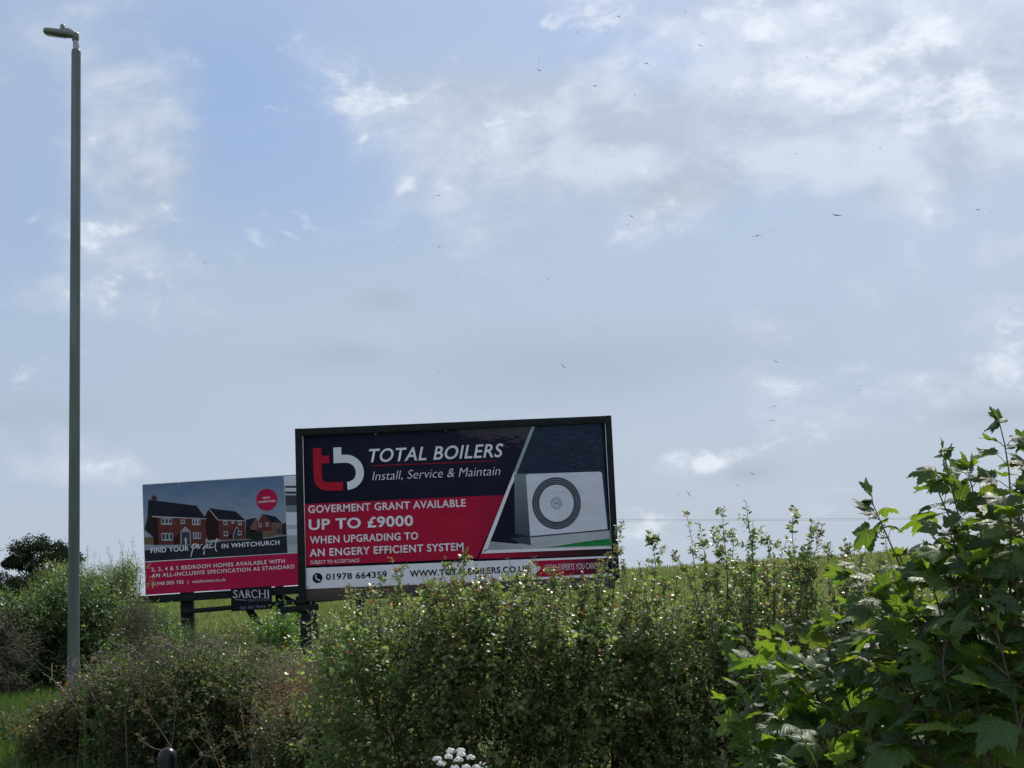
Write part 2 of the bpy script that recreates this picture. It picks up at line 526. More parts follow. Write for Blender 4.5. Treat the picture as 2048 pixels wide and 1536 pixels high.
M['bramble'] = leaf_mat('bramble_leaf', [(0, (.032, .055, .022)), (.45, (.05, .080, .03)), (.75, (.078, .092, .038)), (1, (.12, .08, .045))], (1.7, 1.6, .8), 0.42, 0.62, 0.2)
M['orange_leaf'] = leaf_mat('orange_tinged_leaf', [(0, (.05, .08, .02)), (.4, (.09, .10, .025)), (.7, (.16, .09, .03)), (1, (.20, .07, .03))], (1.6, 1.5, .8), 0.4, 0.42, 0.4)
M['dry'] = leaf_mat('dry_stalk', [(0, (.07, .052, .038)), (.5, (.12, .092, .062)), (1, (.24, .195, .14))], (1.2, 1.2, 1.0), 0.15, 0.6, 0.3)
M['dead'] = leaf_mat('dead_brush', [(0, (.055, .040, .034)), (.6, (.095, .07, .058)), (1, (.16, .125, .10))], (1.2, 1.2, 1.0), 0.15, 0.7, 0.2)
M['sorrel'] = leaf_mat('sorrel_seed', [(0, (.13, .055, .03)), (.5, (.20, .085, .045)), (1, (.26, .14, .08))], (1.4, 1.2, .9), 0.35, 0.6, 0.3)
M['seed'] = leaf_mat('seed_head', [(0, (.10, .095, .05)), (.6, (.15, .13, .07)), (1, (.20, .16, .09))], (1.3, 1.3, .9), 0.3, 0.6, 0.3)
M['grass'] = leaf_mat('grass_blade', [(0, (.022, .052, .012)), (.6, (.038, .078, .016)), (.9, (.065, .10, .024)), (1, (.15, .135, .07))], (1.7, 1.8, .7), 0.42, 0.45, 0.4)
M['tall_grass'] = leaf_mat('tall_grass_blade', [(0, (.07, .10, .03)), (.5, (.11, .14, .045)), (.8, (.17, .17, .07)), (1, (.24, .20, .11))], (1.5, 1.5, .8), 0.4, 0.5, 0.3)
M['crop'] = leaf_mat('crop_blade', [(0, (.085, .125, .038)), (.6, (.115, .155, .05)), (1, (.18, .18, .075))], (1.4, 1.4, .8), 0.4, 0.6, 0.15)
M['oak'] = leaf_mat('far_oak_leaf', [(0, (.010, .019, .011)), (.7, (.017, .029, .014)), (1, (.028, .042, .018))], (1.3, 1.4, .9), 0.2, 0.8, 0.05)
M['bark'] = plain('bark', (0.06, 0.045, 0.035), 0.85, 0.2, 0.4, 20)
M['twig'] = plain('red_brown_twig', (0.045, 0.034, 0.024), 0.7, 0.3, 0.35, 20)
M['syc_stem'] = plain('sycamore_stem', (0.06, 0.045, 0.03), 0.6, 0.4, 0.3, 20)
M['petiole'] = plain('petiole', (0.16, 0.075, 0.05), 0.5, 0.4, 0.3, 20)
M['floret'] = plain('white_floret', (0.62, 0.62, 0.57), 0.8, 0.1, 0.25, 90)
M['green_stem'] = plain('green_stem', (0.09, 0.13, 0.05), 0.6, 0.3, 0.2, 20)
M['bird_dark'] = plain('dark_plumage', (0.02, 0.02, 0.022), 0.8, 0.2, 0.2)
M['bird_pale'] = plain('grey_plumage', (0.035, 0.037, 0.042), 0.8, 0.2, 0.2)
M['bollard'] = plain('black_plastic', (0.006, 0.006, 0.009), 0.28, 0.22, 0.2, 9)
M['cable'] = plain('cable', (0.12, 0.13, 0.15), 0.6, 0.3, 0.1)

# ---------------------------------------------------------------- ground
def sstep(a, b, x):
    t = np.clip((np.asarray(x, float) - a) / (b - a), 0, 1)
    return t * t * (3 - 2 * t)


def ground(x, y):
    x = np.asarray(x, float); y = np.asarray(y, float)
    verge = 0.75 * sstep(9, 24, y)
    ridge = 3.3 + 0.030 * np.clip(x, -70, 80)
    t = np.clip((y - 24) / 66.0, 0, 1)
    rise = (ridge - 0.75) * (t * (0.35 + 0.65 * t))
    fall = np.clip(y - 90, 0, None)
    z = verge + rise - 0.035 * fall + 0.5 * (fall > 0) * 0
    return np.maximum(z, -6.0)


def build_ground():
    xs = np.concatenate([np.linspace(-1500, -90, 12), np.linspace(-80, 80, 129), np.linspace(90, 1500, 12)])
    ys = np.concatenate([np.linspace(-200, -8, 8), np.linspace(-4, 110, 140), np.linspace(116, 300, 20), np.linspace(330, 3000, 14)])
    X, Y = np.meshgrid(xs, ys)
    Z = ground(X, Y)
    bumpz = 0.05 * np.sin(X * 1.7 + Y * .6) * np.sin(Y * 1.1 - X * .4)
    Z = Z + bumpz * ((Y > 4) & (Y < 100))
    b = Buf()
    nx, ny = len(xs), len(ys)
    b.v.append(np.stack([X, Y, Z], -1).reshape(-1, 3)); b.count = nx * ny
    i, j = np.meshgrid(np.arange(ny - 1), np.arange(nx - 1), indexing='ij')
    a = i * nx + j
    F = np.stack([a, a + 1, a + nx + 1, a + nx], -1).reshape(-1, 4)
    b.f.append(F.reshape(-1)); b.n.append(np.full(len(F), 4)); b.mi.append(np.zeros(len(F), int))
    m, nt, bs = new_mat('field_grass')
    n1 = tex_noise(nt, 0.35, 8, 0.65, stretch=(1, 0.5, 1))
    n2 = tex_noise(nt, 9, 8, 0.7, stretch=(1, 0.35, 1))
    c1 = ramp(nt, n1, [(0.3, (.085, .120, .042)), (0.55, (.11, .145, .05)), (0.75, (.15, .155, .065))])
    c2 = ramp(nt, n2, [(0.3, (.5, .5, .5)), (0.7, (1.25, 1.2, 1.1))])
    mx = nt.nodes.new('ShaderNodeMix'); mx.data_type = 'RGBA'; mx.blend_type = 'MULTIPLY'; mx.inputs[0].default_value = 1
    nt.links.new(c1, mx.inputs[6]); nt.links.new(c2, mx.inputs[7])
    nt.links.new(mx.outputs[2], bs.inputs['Base Color'])
    bs.inputs['Roughness'].default_value = 0.9
    bs.inputs['Specular IOR Level'].default_value = 0.1
    bump(nt, bs, n2, 0.8, 0.15)
    o = b.build('ground', m, smooth=True)
    tag(o, kind='structure')


build_ground()

# ---------------------------------------------------------------- text and flat artwork
_txt_cache = {}


def text_mesh(s, bold=0.0, shear=0.0, space=1.0):
    cu = bpy.data.curves.new('t', 'FONT')
    cu.body = s
    cu.offset = bold
    cu.shear = shear
    cu.space_character = space
    cu.resolution_u = 4
    o = bpy.data.objects.new('t', cu)
    COL.objects.link(o)
    bpy.context.view_layer.update()
    dg = bpy.context.evaluated_depsgraph_get()
    me = bpy.data.meshes.new_from_object(o.evaluated_get(dg))
    V = np.array([v.co[:] for v in me.vertices]).reshape(-1, 3)
    F = [tuple(p.vertices) for p in me.polygons]
    bpy.data.objects.remove(o)
    bpy.data.curves.remove(cu)
    bpy.data.meshes.remove(me)
    return V, F


def cap_h(bold):
    k = ('H', bold)
    if k not in _txt_cache:
        V, F = text_mesh('H', bold)
        _txt_cache[k] = (V[:, 1].min(), V[:, 1].max())
    return _txt_cache[k]


def put_text(buf, s, x0, x1, z, cap, layer, mi=0, bold=0.0, shear=0.0, space=1.0, slope=0.0):
    V, F = text_mesh(s, bold, shear, space)
    lo, hi = cap_h(bold)
    sx = (x1 - x0) / (V[:, 0].max() - V[:, 0].min())
    sz = cap / (hi - lo)
    W = np.zeros_like(V)
    W[:, 0] = x0 + (V[:, 0] - V[:, 0].min()) * sx
    W[:, 2] = z + (V[:, 1] - lo) * sz + slope * (W[:, 0] - x0)
    W[:, 1] = -0.0025 * layer
    buf.add(W, F, mi)


def poly(buf, pts, layer, mi=0):
    V = [(x, -0.0025 * layer, z) for x, z in pts]
    # make it face the viewer (-y)
    A = sum(V[i][0] * V[(i + 1) % len(V)][2] - V[(i + 1) % len(V)][0] * V[i][2] for i in range(len(V)))
    idx = list(range(len(V)))
    if A < 0: idx = idx[::-1]
    buf.add(V, [tuple(idx)], mi)


def stroke(buf, pts, w, layer, mi=0, w1=None):
    pts = np.asarray(pts, float)
    k = len(pts)
    t = np.gradient(pts, axis=0); t /= np.linalg.norm(t, axis=1)[:, None] + 1e-12
    n = np.stack([-t[:, 1], t[:, 0]], 1)
    ww = np.linspace(w, w if w1 is None else w1, k)[:, None] / 2
    A = pts + n * ww; B = pts - n * ww
    V = [(x, -0.0025 * layer, z) for x, z in np.concatenate([A, B])]
    F = [(i, k + i, k + i + 1, i + 1) for i in range(k - 1)]
    buf.add(V, F, mi)


def disc(buf, c, r, layer, mi=0, r_in=0.0, n=40, sz=1.0):
    th = np.arange(n) / n * 2 * np.pi
    if r_in <= 0:
        poly(buf, [(c[0] + r * math.cos(t), c[1] + r * sz * math.sin(t)) for t in th], layer, mi)
    else:
        V = [(c[0] + r * math.cos(t), -0.0025 * layer, c[1] + r * sz * math.sin(t)) for t in th]
        V += [(c[0] + r_in * math.cos(t), -0.0025 * layer, c[1] + r_in * sz * math.sin(t)) for t in th]
        buf.add(V, [(i, (i + 1) % n, n + (i + 1) % n, n + i) for i in range(n)], mi)


def arc(c, r, a0, a1, n=16, sz=1.0):
    return [(c[0] + r * math.cos(R(a0 + (a1 - a0) * i / n)), c[1] + r * sz * math.sin(R(a0 + (a1 - a0) * i / n))) for i in range(n + 1)]


PW, PH = 6.096, 3.048             # a 48-sheet poster


def sign_frame(name, bl, br, tl, label, cat, base_drop):
    ex = (br - bl).normalized()
    ez = (tl - bl); ez = (ez - ex * ez.dot(ex)).normalized()
    ey = ez.cross(ex)
    org = bl - ez * base_drop
    o = empty(name, org, label, cat)
    o.matrix_world = Matrix(((ex.x, ey.x, ez.x, org.x), (ex.y, ey.y, ez.y, org.y), (ex.z, ey.z, ez.z, org.z), (0, 0, 0, 1)))
    return o


def cp(X, Y):
    """artwork coordinates of the near poster, measured on an enlargement of it"""
    u = (X - 70) / 1905.0
    yt = 172 - .0459 * (X - 70); yb = 1110 - .0421 * (X - 70)
    return (u * PW, (1 - (Y - yt) / (yb - yt)) * PH)


def build_big_sign():
    Yd = 30.0
    bl, br, tl = P(612, 1178, Yd), P(1228, 1152, Yd), P(611, 876, Yd)
    BD = 1.55
    root = sign_frame('billboard', bl, br, tl, 'large black framed billboard advertising heating on a navy and red poster', 'billboard', BD)
    def shift(b):
        for i in range(len(b.v)): b.v[i] = b.v[i] + np.array([0, 0, BD])
        return b
    # --- poster sheet with its printed areas
    M['fade_red'] = gradient_mat('red_fading_to_navy_print', 0, 2.6, 4.1, [(0, (0.294, 0.0084, 0.0315)), (.35, (0.21, 0.0084, 0.028)), (.8, (0.056, 0.0084, 0.0231)), (1, (0.0091, 0.0091, 0.021))], coefs=-0.25)
    M['strip_red'] = gradient_mat('red_fading_strip_print', 0, 3.7, 5.6, [(0, (0.294, 0.0084, 0.0315)), (.5, (0.091, 0.0105, 0.021)), (1, (0.021, 0.0105, 0.014))])
    M['box_red'] = gradient_mat('red_fading_box_print', 0, 5.0, 6.0, [(0, (0.266, 0.0084, 0.0315)), (.5, (0.112, 0.0084, 0.0245)), (1, (0.0084, 0.0084, 0.014))])
    M['wall_print'] = gradient_mat('dark_brick_wall_print', 2, -10, 18, [(0.0, (0.007, 0.0112, 0.0224)), (.5, (0.0154, 0.0238, 0.042)), (1, (0.035, 0.049, 0.0735))], 2.6, 5.0, (1.2, 1, 14))
    M['side_print'] = gradient_mat('unit_side_print', 2, 2.4, 3.9, [(0, (0.035, 0.0455, 0.0595)), (1, (0.154, 0.182, 0.217))])
    M['floor_print'] = gradient_mat('terrace_print', 0, 3.8, 5.2, [(0, (0.21, 0.231, 0.252)), (1, (0.364, 0.378, 0.392))], .5, 6)
    mats = [M['navy'], M['fade_red'], M['white'], M['strip_red'], M['box_red'], M['darkgrey'], M['red']]
    b = Buf()
    b.box(0, PW, 0, 0.03, 0, PH, 0)
    poly(b, [cp(70, 592), cp(1330, 532), cp(1135, 922), cp(70, 970)], 1, 1)
    poly(b, [cp(1150, 917), cp(1180, 845), cp(1300, 600), cp(1330, 520), cp(1345, 520), cp(1185, 893), cp(1968, 862), cp(1970, 902), cp(1136, 926)], 2, 3)
    poly(b, [cp(70, 983), cp(1480, 926), cp(1480, 1052), cp(70, 1110)], 1, 2)
    poly(b, [cp(1480, 926), cp(1975, 906), cp(1975, 918), cp(1480, 938)], 1, 2)
    poly(b, [cp(1480, 938), cp(1975, 918), cp(1975, 1012), cp(1480, 1040)], 1, 4)
    poly(b, [cp(1480, 1040), cp(1975, 1012), cp(1975, 1029), cp(1480, 1052)], 1, 2)
    poly(b, [cp(1480, 950), cp(1527, 988), cp(1482, 1026)], 2, 2)
    poster = shift(b).build('poster', mats, root)
    # --- picture of the heat pump
    mats = [M['teal'], M['wall_print'], M['floor_print'], M['darkgrey'], M['side_print'], M['unit'], M['grey'], M['green'], M['midgrey'], M['white'], M['navy']]
    b = Buf()
    poly(b, [cp(1514, 99), cp(1535, 98), cp(1410, 395), cp(1385, 395)], 3, 0)
    poly(b, [cp(1385, 395), cp(1410, 395), cp(1225, 812), cp(1205, 870), cp(1185, 880), cp(1165, 893)], 3, 9)
    poly(b, [cp(1165, 893), cp(1190, 868), cp(1972, 845), cp(1973, 862)], 3, 9)
    poly(b, [cp(1535, 98), cp(1945, 80), cp(1968, 760), cp(1470, 790), cp(1470, 805), cp(1225, 815)], 3, 1)
    poly(b, [cp(1372, 470), cp(1395, 440), cp(1395, 835), cp(1225, 818)], 4, 10)
    poly(b, [cp(1228, 812), cp(1470, 838), cp(1972, 800), cp(1973, 848), cp(1200, 872)], 4, 2)
    poly(b, [cp(1345, 800), cp(1470, 790), cp(1476, 842), cp(1400, 826)], 5, 3)
    poly(b, [cp(1470, 792), cp(1966, 750), cp(1968, 806), cp(1476, 842)], 5, 6)
    poly(b, [cp(1390, 402), cp(1470, 402), cp(1478, 790), cp(1378, 772)], 5, 4)
    poly(b, [cp(1550, 856), cp(1660, 842), cp(1760, 826), cp(1860, 812), cp(1970, 800), cp(1971, 842)], 6, 7)
    fr = [cp(1474, 402), cp(1920, 386), cp(1932, 388), cp(1938, 400), cp(1955, 742), cp(1472, 788), cp(1462, 420), cp(1465, 408)]
    poly(b, fr, 6, 5)
    poly(b, [cp(1472, 786), cp(1956, 743), cp(1956, 750), cp(1472, 794)], 7, 3)
    c = cp(1645, 583); px = PW / 1905.0
    ez = 1.07
    disc(b, c, 152 * px, 7, 8, n=64, sz=ez)
    for k, (r0, r1) in enumerate(((150, 142), (137, 130), (125, 119))):
        disc(b, c, r0 * px, 8, 3, r1 * px, 64, ez)
    disc(b, c, 116 * px, 8, 3, 108 * px, 64, ez)
    disc(b, c, 107.8 * px, 8, 5, n=64, sz=ez)
    disc(b, c, 34 * px, 9, 8, 30 * px, 32, ez)
    disc(b, c, 24 * px, 9, 8, 21 * px, 32, ez)
    for dx in (-11, 8):
        poly(b, [(c[0] + dx * px, c[1] - 17 * px), (c[0] + (dx + 4) * px, c[1] - 17 * px), (c[0] + (dx + 4) * px, c[1] + 17 * px), (c[0] + dx * px, c[1] + 17 * px)], 10, 8)
    poly(b, [(c[0] - 8 * px, c[1] - 3 * px), (c[0] + 9 * px, c[1] - 3 * px), (c[0] + 9 * px, c[1] + 3 * px), (c[0] - 8 * px, c[1] + 3 * px)], 11, 8)
    shift(b).build('picture', mats, poster)
    # --- logo
    b = Buf()
    q = lambda pts: [cp(*p) for p in pts]
    stroke(b, q([(160, 246), (160, 300), (160, 360), (160, 425), (164, 447), (176, 468), (196, 480), (222, 484), (260, 483), (316, 480)]), 52 * px, 3, 0)
    stroke(b, q([(184, 317), (234, 315)]), 48 * px, 4, 0)
    stroke(b, q([(286, 241), (286, 270), (286, 312), (286, 338)]), 50 * px, 3, 1)
    aa = [(340 + 84 * math.cos(R(t)), 395 + 84 * math.sin(R(t))) for t in np.linspace(-90, 88, 26)]
    stroke(b, q([(286, 314), (310, 312)] + aa), 50 * px, 4, 1)
    shift(b).build('logo', [M['red'], M['white']], poster)
    # --- lettering
    b = Buf()
    LM = [M['white'], M['red'], M['navy_ink'], M['midgrey']]
    def T(s, X0, X1, Yb, cap, mi=0, bold=0.0, shear=0.0, layer=3, space=1.0):
        x0, z = cp(X0, Yb); x1, _ = cp(X1, Yb)
        tb = Buf(); put_text(tb, s, x0, x1, z, cap * px, layer, mi, bold, shear, space)
        shift(tb).build('lettering', LM, poster)
    T('TOTAL BOILERS', 484, 1328, 334, 84, 0, 0.012, 0.24, 3, 1.06)
    stroke(b, [cp(500, 355), cp(1275, 321)], 4 * px, 3, 1)
    shift(b).build('underline', LM, poster); b = Buf()
    T('Install, Service & Maintain', 500, 1302, 444, 54, 0, -0.012, 0.22)
    T('GOVERMENT GRANT AVAILABLE', 95, 1078, 648, 47, 0, 0.02, 0, 3, 1.08)
    T('UP TO £9000', 96, 747, 752, 66, 0, 0.025, 0, 3, 1.06)
    T('WHEN UPGRADING TO', 100, 775, 836, 46, 0, 0.02, 0, 3, 1.08)
    T('AN ENGERY EFFICIENT SYSTEM', 98, 1055, 914, 47, 0, 0.02, 0, 3, 1.08)
    T('SUBJECT TO ACCEPTANCE', 102, 405, 959, 21, 0, 0.008, 0, 3, 1.1)
    T('01978 664359', 196, 574, 1055, 38, 2, 0.022, 0, 3, 1.06)
    T('WWW.TOTALBOILERS.CO.UK', 716, 1466, 1036, 39, 2, 0.026, 0, 3, 1.06)
    T('LOCAL EXPERTS YOU CAN TRUST', 1550, 1948, 998, 37, 0, -0.006)
    c = cp(143, 1043)
    disc(b, c, 31 * px, 3, 2)
    hs = [(c[0] - 9 * px, c[1] + 15 * px), (c[0] - 11 * px, c[1] + 4 * px), (c[0] - 4 * px, c[1] - 8 * px), (c[0] + 6 * px, c[1] - 15 * px), (c[0] + 14 * px, c[1] - 15 * px)]
    stroke(b, hs, 6 * px, 4, 0)
    stroke(b, [(c[0] - 12 * px, c[1] + 17 * px), (c[0] - 5 * px, c[1] + 12 * px)], 9 * px, 5, 0)
    stroke(b, [(c[0] + 6 * px, c[1] - 11 * px), (c[0] + 15 * px, c[1] - 16 * px)], 9 * px, 5, 0)
    shift(b).build('phone_symbol', LM, poster); b = Buf()
    c = cp(645, 1020)
    disc(b, c, 31 * px, 3, 3, 28.5 * px)
    stroke(b, [(c[0], c[1] - 29 * px), (c[0], c[1] + 29 * px)], 2.2 * px, 4, 3)
    for s in (-1, 1):
        stroke(b, [(c[0] + s * 14 * px * math.cos(R(t)), c[1] + 29 * px * math.sin(R(t))) for t in range(-90, 91, 15)], 2.2 * px, 4, 3)
    for dz in (-14, 0, 14):
        w = math.sqrt(29 ** 2 - dz * dz)
        stroke(b, [(c[0] - w * px, c[1] + dz * px), (c[0] + w * px, c[1] + dz * px)], 2.2 * px, 5, 3)
    shift(b).build('globe_symbol', LM, poster)
    # --- eyelets round the sheet
    for X, Y in ((530, 158), (970, 132), (1930, 72), (490, 1078), (85, 1097), (1938, 570), (560, 1000), (1950, 700)):
        b = Buf(); disc(b, cp(X, Y), 5 * px, 4, 0, 0, 10)
        shift(b).build('eyelet', [M['midgrey']], poster)
    # --- frame
    t = 0.14
    for nm, a, c_, w in (('frame_post', (-0.075, -.0, -0.27), (-0.075, 0, PH + .155), 0.145), ('frame_post', (PW + .065, 0, -0.1), (PW + .065, 0, PH + .155), 0.12),):
        b = Buf(); b.beam((a[0], 0.03, a[2]), (c_[0], 0.03, c_[2]), w, 0.16); shift(b).build(nm, M['timber'], root, bevel=.008)
    b = Buf(); b.beam((0.0, 0.02, PH + .08), (PW + .003, 0.02, PH + .08), 0.145, 0.13); shift(b).build('frame_rail', M['timber'], root, bevel=.008)
    b = Buf(); b.beam((0.0, 0.04, -.125), (PW + .003, 0.04, -.125), 0.24, 0.1); shift(b).build('frame_rail', M['timber_brown'], root, bevel=.008)
    b = Buf(); b.box(PW - .01, PW + .0, -.035, -.005, 0.0, PH); shift(b).build('edge_strip', M['edge'], root)
    b = Buf(); b.box(.0, .012, -.035, -.005, 0.0, PH); shift(b).build('edge_strip', M['edge'], root)
    # --- legs, stub rails and back braces
    for x in (-0.03, 2.35, 4.87):
        b = Buf(); b.beam((x, 0.14, -2.3), (x, 0.14, -.25 if x < 0 else 0.8), 0.21, 0.18); shift(b).build('leg', M['timber'], root, bevel=.01)
        b = Buf(); b.beam((x + .03, 1.9, -2.2), (x + .03, 0.26, 1.3), 0.1, 0.1); shift(b).build('brace', M['timber'], root, bevel=.006)
    b = Buf(); b.beam((-0.52, 0.02, -.40), (0.24, 0.02, -.36), 0.13, 0.06); shift(b).build('stub_rail', M['timber'], root, bevel=.006)
    for z in (0.4, 1.5, 2.6):
        b = Buf(); b.beam((0, 0.07, z), (PW, 0.07, z), 0.12, 0.07); shift(b).build('back_rail', M['timber'], root)
    return root


build_big_sign()


def cq(X, Y):
    yt = 203 - .0660 * (X - 103); yb = 1288 - .0650 * (X - 103)
    return ((X - 103) / 354.0, (1 - (Y - yt) / (yb - yt)) * PH)


def build_left_sign():
    Yd = 42.0
    bl, br, tl = P(292, 1190, Yd), P(597, 1170, Yd), P(290.5, 971, Yd)
    BD = 1.7
    root = sign_frame('billboard', bl, br, tl, 'billboard with a pink and blue poster of new brick houses, on black timber legs', 'billboard', BD)
    def shift(b):
        for i in range(len(b.v)): b.v[i] = b.v[i] + np.array([0, 0, BD])
        return b
    W = PW
    M['sky_print'] = gradient_mat('printed_sky', 2, BD + 1.3, BD + 3.05, [(0, (0.21, 0.238, 0.28)), (.5, (0.154, 0.203, 0.266)), (1, (0.084, 0.133, 0.217))], .7, 1.6, (1, 1, 2))
    M['pink'] = plain('pink_print', (0.308, 0.0091, 0.0455), 0.75, 0.07, 0.07, 1.5)
    mats = [M['grey'], M['sky_print'], M['pink'], M['white'], M['road_print'], M['unit'], M['darkgrey'], M['midgrey']]
    b = Buf()
    b.box(0, W, 0, 0.03, 0, PH, 0)
    poly(b, [cq(103, 203), cq(1505, 111), cq(1510, 884), cq(106, 966)], 1, 1)
    poly(b, [cq(106, 966), (W, cq(1510, 884)[1]), (W, 0), (0, 0)], 1, 2)
    poly(b, [cq(106, 958), (W, cq(1510, 876)[1]), (W, cq(1510, 884)[1]), cq(106, 966)], 2, 3)
    poly(b, [cq(104, 850), cq(700, 780), cq(1150, 735), cq(1508, 690), cq(1509, 876), cq(106, 958)], 2, 4)
    # older sheet showing past the right edge of the picture
    for (y0, y1, mi) in ((105, 205, 5), (205, 225, 6), (228, 262, 5), (262, 285, 6), (300, 400, 6), (400, 470, 7), (470, 600, 5), (640, 700, 5), (790, 870, 0)):
        poly(b, [cq(1512, y0), cq(1700, y0), cq(1700, y1), cq(1512, y1)], 2, mi)
    poster = shift(b).build('poster', mats, root)
    # --- printed houses
    M['window_print'] = plain('window_frame_print', (0.294, 0.308, 0.329), .75, .07, .15, 9)
    mats = [M['roof'], M['brick'], M['brick_dark'], M['brick_tan'], M['window_print'], M['midgrey'], M['hedge_print'], M['fence_print'], M['darkgrey'], M['pink']]
    b = Buf()
    Q = lambda pts, l, mi: poly(b, [cq(*p) for p in pts], l, mi)
    Q([(104, 720), (195, 715), (195, 790), (104, 790)], 3, 7)
    Q([(155, 345), (195, 500), (195, 720), (108, 640), (140, 520)], 3, 6)
    Q([(190, 310), (232, 308), (236, 355), (190, 350)], 3, 1)
    Q([(185, 325), (240, 323), (240, 334), (185, 336)], 4, 2)
    Q([(205, 292), (218, 292), (218, 310), (205, 310)], 4, 1)
    Q([(195, 510), (718, 535), (712, 790), (520, 790), (195, 795)], 4, 1)
    Q([(195, 520), (240, 522), (245, 795), (195, 795)], 5, 2)
    Q([(155, 345), (630, 405), (722, 535), (190, 510)], 5, 0)
    Q([(188, 508), (722, 532), (722, 540), (188, 518)], 6, 4)
    for (x0, y0, x1, y1) in ((275, 530, 383, 594), (582, 542, 663, 598), (275, 678, 388, 752), (585, 670, 663, 735), (468, 545, 512, 586)):
        Q([(x0, y0), (x1, y0), (x1, y1), (x0, y1)], 6, 4)
        n = 3 if x1 - x0 > 60 else 1
        w = (x1 - x0) / n
        for k in range(n):
            Q([(x0 + k * w + 7, y0 + 8), (x0 + (k + 1) * w - 5, y0 + 8), (x0 + (k + 1) * w - 5, y1 - 12), (x0 + k * w + 7, y1 - 12)], 7, 8)
    Q([(385, 745), (500, 612), (465, 670), (455, 770), (400, 790)], 6, 2)
    Q([(462, 665), (562, 662), (560, 780), (466, 785)], 6, 8)
    for s in ([(465, 664), (512, 618)], [(512, 618), (560, 660)], [(462, 665), (564, 662)], [(466, 665), (466, 785)], [(560, 662), (558, 780)], [(512, 622), (512, 664)], [(490, 660), (512, 630)], [(534, 660), (512, 630)]):
        stroke(b, [cq(*p) for p in s], 8 / 354, 7, 4)
    Q([(500, 730), (522, 720), (524, 785), (505, 790)], 7, 4)
    # second house
    Q([(745, 428), (840, 545), (845, 745), (718, 745), (712, 505)], 4, 2)
    Q([(838, 545), (1105, 552), (1100, 735), (845, 745)], 4, 1)
    Q([(745, 428), (1015, 462), (1112, 553), (838, 545)], 5, 0)
    stroke(b, [cq(745, 430), cq(838, 545)], 8 / 354, 6, 4)
    stroke(b, [cq(745, 430), cq(712, 500)], 6 / 354, 6, 4)
    stroke(b, [cq(838, 547), cq(1112, 556)], 7 / 354, 7, 4)
    for (x0, y0, x1, y1) in ((890, 555, 930, 598), (970, 560, 995, 585), (1035, 560, 1070, 598), (890, 660, 930, 708), (1030, 655, 1065, 700)):
        Q([(x0, y0), (x1, y0), (x1, y1), (x0, y1)], 6, 4)
        Q([(x0 + 6, y0 + 7), (x1 - 6, y0 + 7), (x1 - 6, y1 - 11), (x0 + 6, y1 - 11)], 7, 8)
    Q([(935, 720), (1005, 610), (1040, 655), (985, 662), (975, 740)], 6, 2)
    Q([(990, 665), (1030, 660), (1030, 738), (985, 740)], 6, 8)
    stroke(b, [cq(1000, 650), cq(1020, 615), cq(1040, 655)], 7 / 354, 7, 4)
    stroke(b, [cq(985, 740), cq(983, 690), cq(1000, 655)], 7 / 354, 7, 4)
    # third and fourth houses
    Q([(1115, 545), (1215, 525), (1160, 600), (1150, 660), (1108, 640)], 4, 0)
    Q([(1215, 525), (1230, 560), (1215, 665), (1150, 665), (1160, 600)], 5, 3)
    Q([(1108, 640), (1270, 660), (1275, 735), (1104, 735)], 5, 6)
    Q([(1280, 487), (1365, 570), (1362, 700), (1220, 655), (1225, 580)], 6, 1)
    Q([(1280, 487), (1405, 512), (1470, 575), (1365, 570)], 6, 0)
    Q([(1365, 572), (1465, 576), (1460, 690), (1362, 700)], 7, 3)
    Q([(1275, 660), (1380, 650), (1380, 700), (1275, 722)], 8, 7)
    Q([(1470, 585), (1506, 575), (1507, 690), (1462, 690)], 6, 6)
    for (x0, y0, x1, y1) in ((1235, 580, 1265, 618), (1308, 572, 1336, 610)):
        Q([(x0, y0), (x1, y0), (x1, y1), (x0, y1)], 7, 4)
        Q([(x0 + 6, y0 + 6), (x1 - 6, y0 + 6), (x1 - 6, y1 - 8), (x0 + 6, y1 - 8)], 8, 8)
    Q([(1410, 640), (1450, 615), (1452, 680), (1412, 690)], 8, 8)
    Q([(845, 748), (1160, 735), (1160, 745), (845, 762)], 6, 5)
    Q([(1275, 722), (1507, 690), (1507, 705), (1275, 738)], 9, 5)
    disc(b, cq(1328, 345), 105 / 354, 4, 9, 0, 48, 1.03)
    shift(b).build('picture', mats, poster)
    # --- lettering
    b = Buf()
    def T(s, X0, X1, Yb, cap, bold=0.0, layer=5, space=1.0):
        x0, z = cq(X0, Yb); x1, _ = cq(X1, Yb)
        tb = Buf(); put_text(tb, s, x0, x1, z, cap / 354, layer, 0, bold, 0, space)
        shift(tb).build('lettering', [M['white']], poster)
    T('NOW', 1288, 1362, 337, 19, .02); T('LAUNCHED', 1240, 1415, 378, 20, .02)
    T('FIND YOUR', 162, 540, 876, 48, .02, 5, 1.1); T('IN WHITCHURCH', 866, 1436, 829, 45, .02, 5, 1.1)
    T('2, 3, 4 & 5 BEDROOM HOMES AVAILABLE WITH', 164, 1480, 1058, 38, .012, 3, 1.12)
    T('AN ALL-INCLUSIVE SPECIFICATION AS STANDARD', 164, 1572, 1118, 38, .012, 3, 1.12)
    T('01948 805 785  |', 164, 522, 1197, 34, .006, 3, 1.05); T('wainhomes.co.uk', 562, 892, 1172, 32, .004, 3, 1.05)
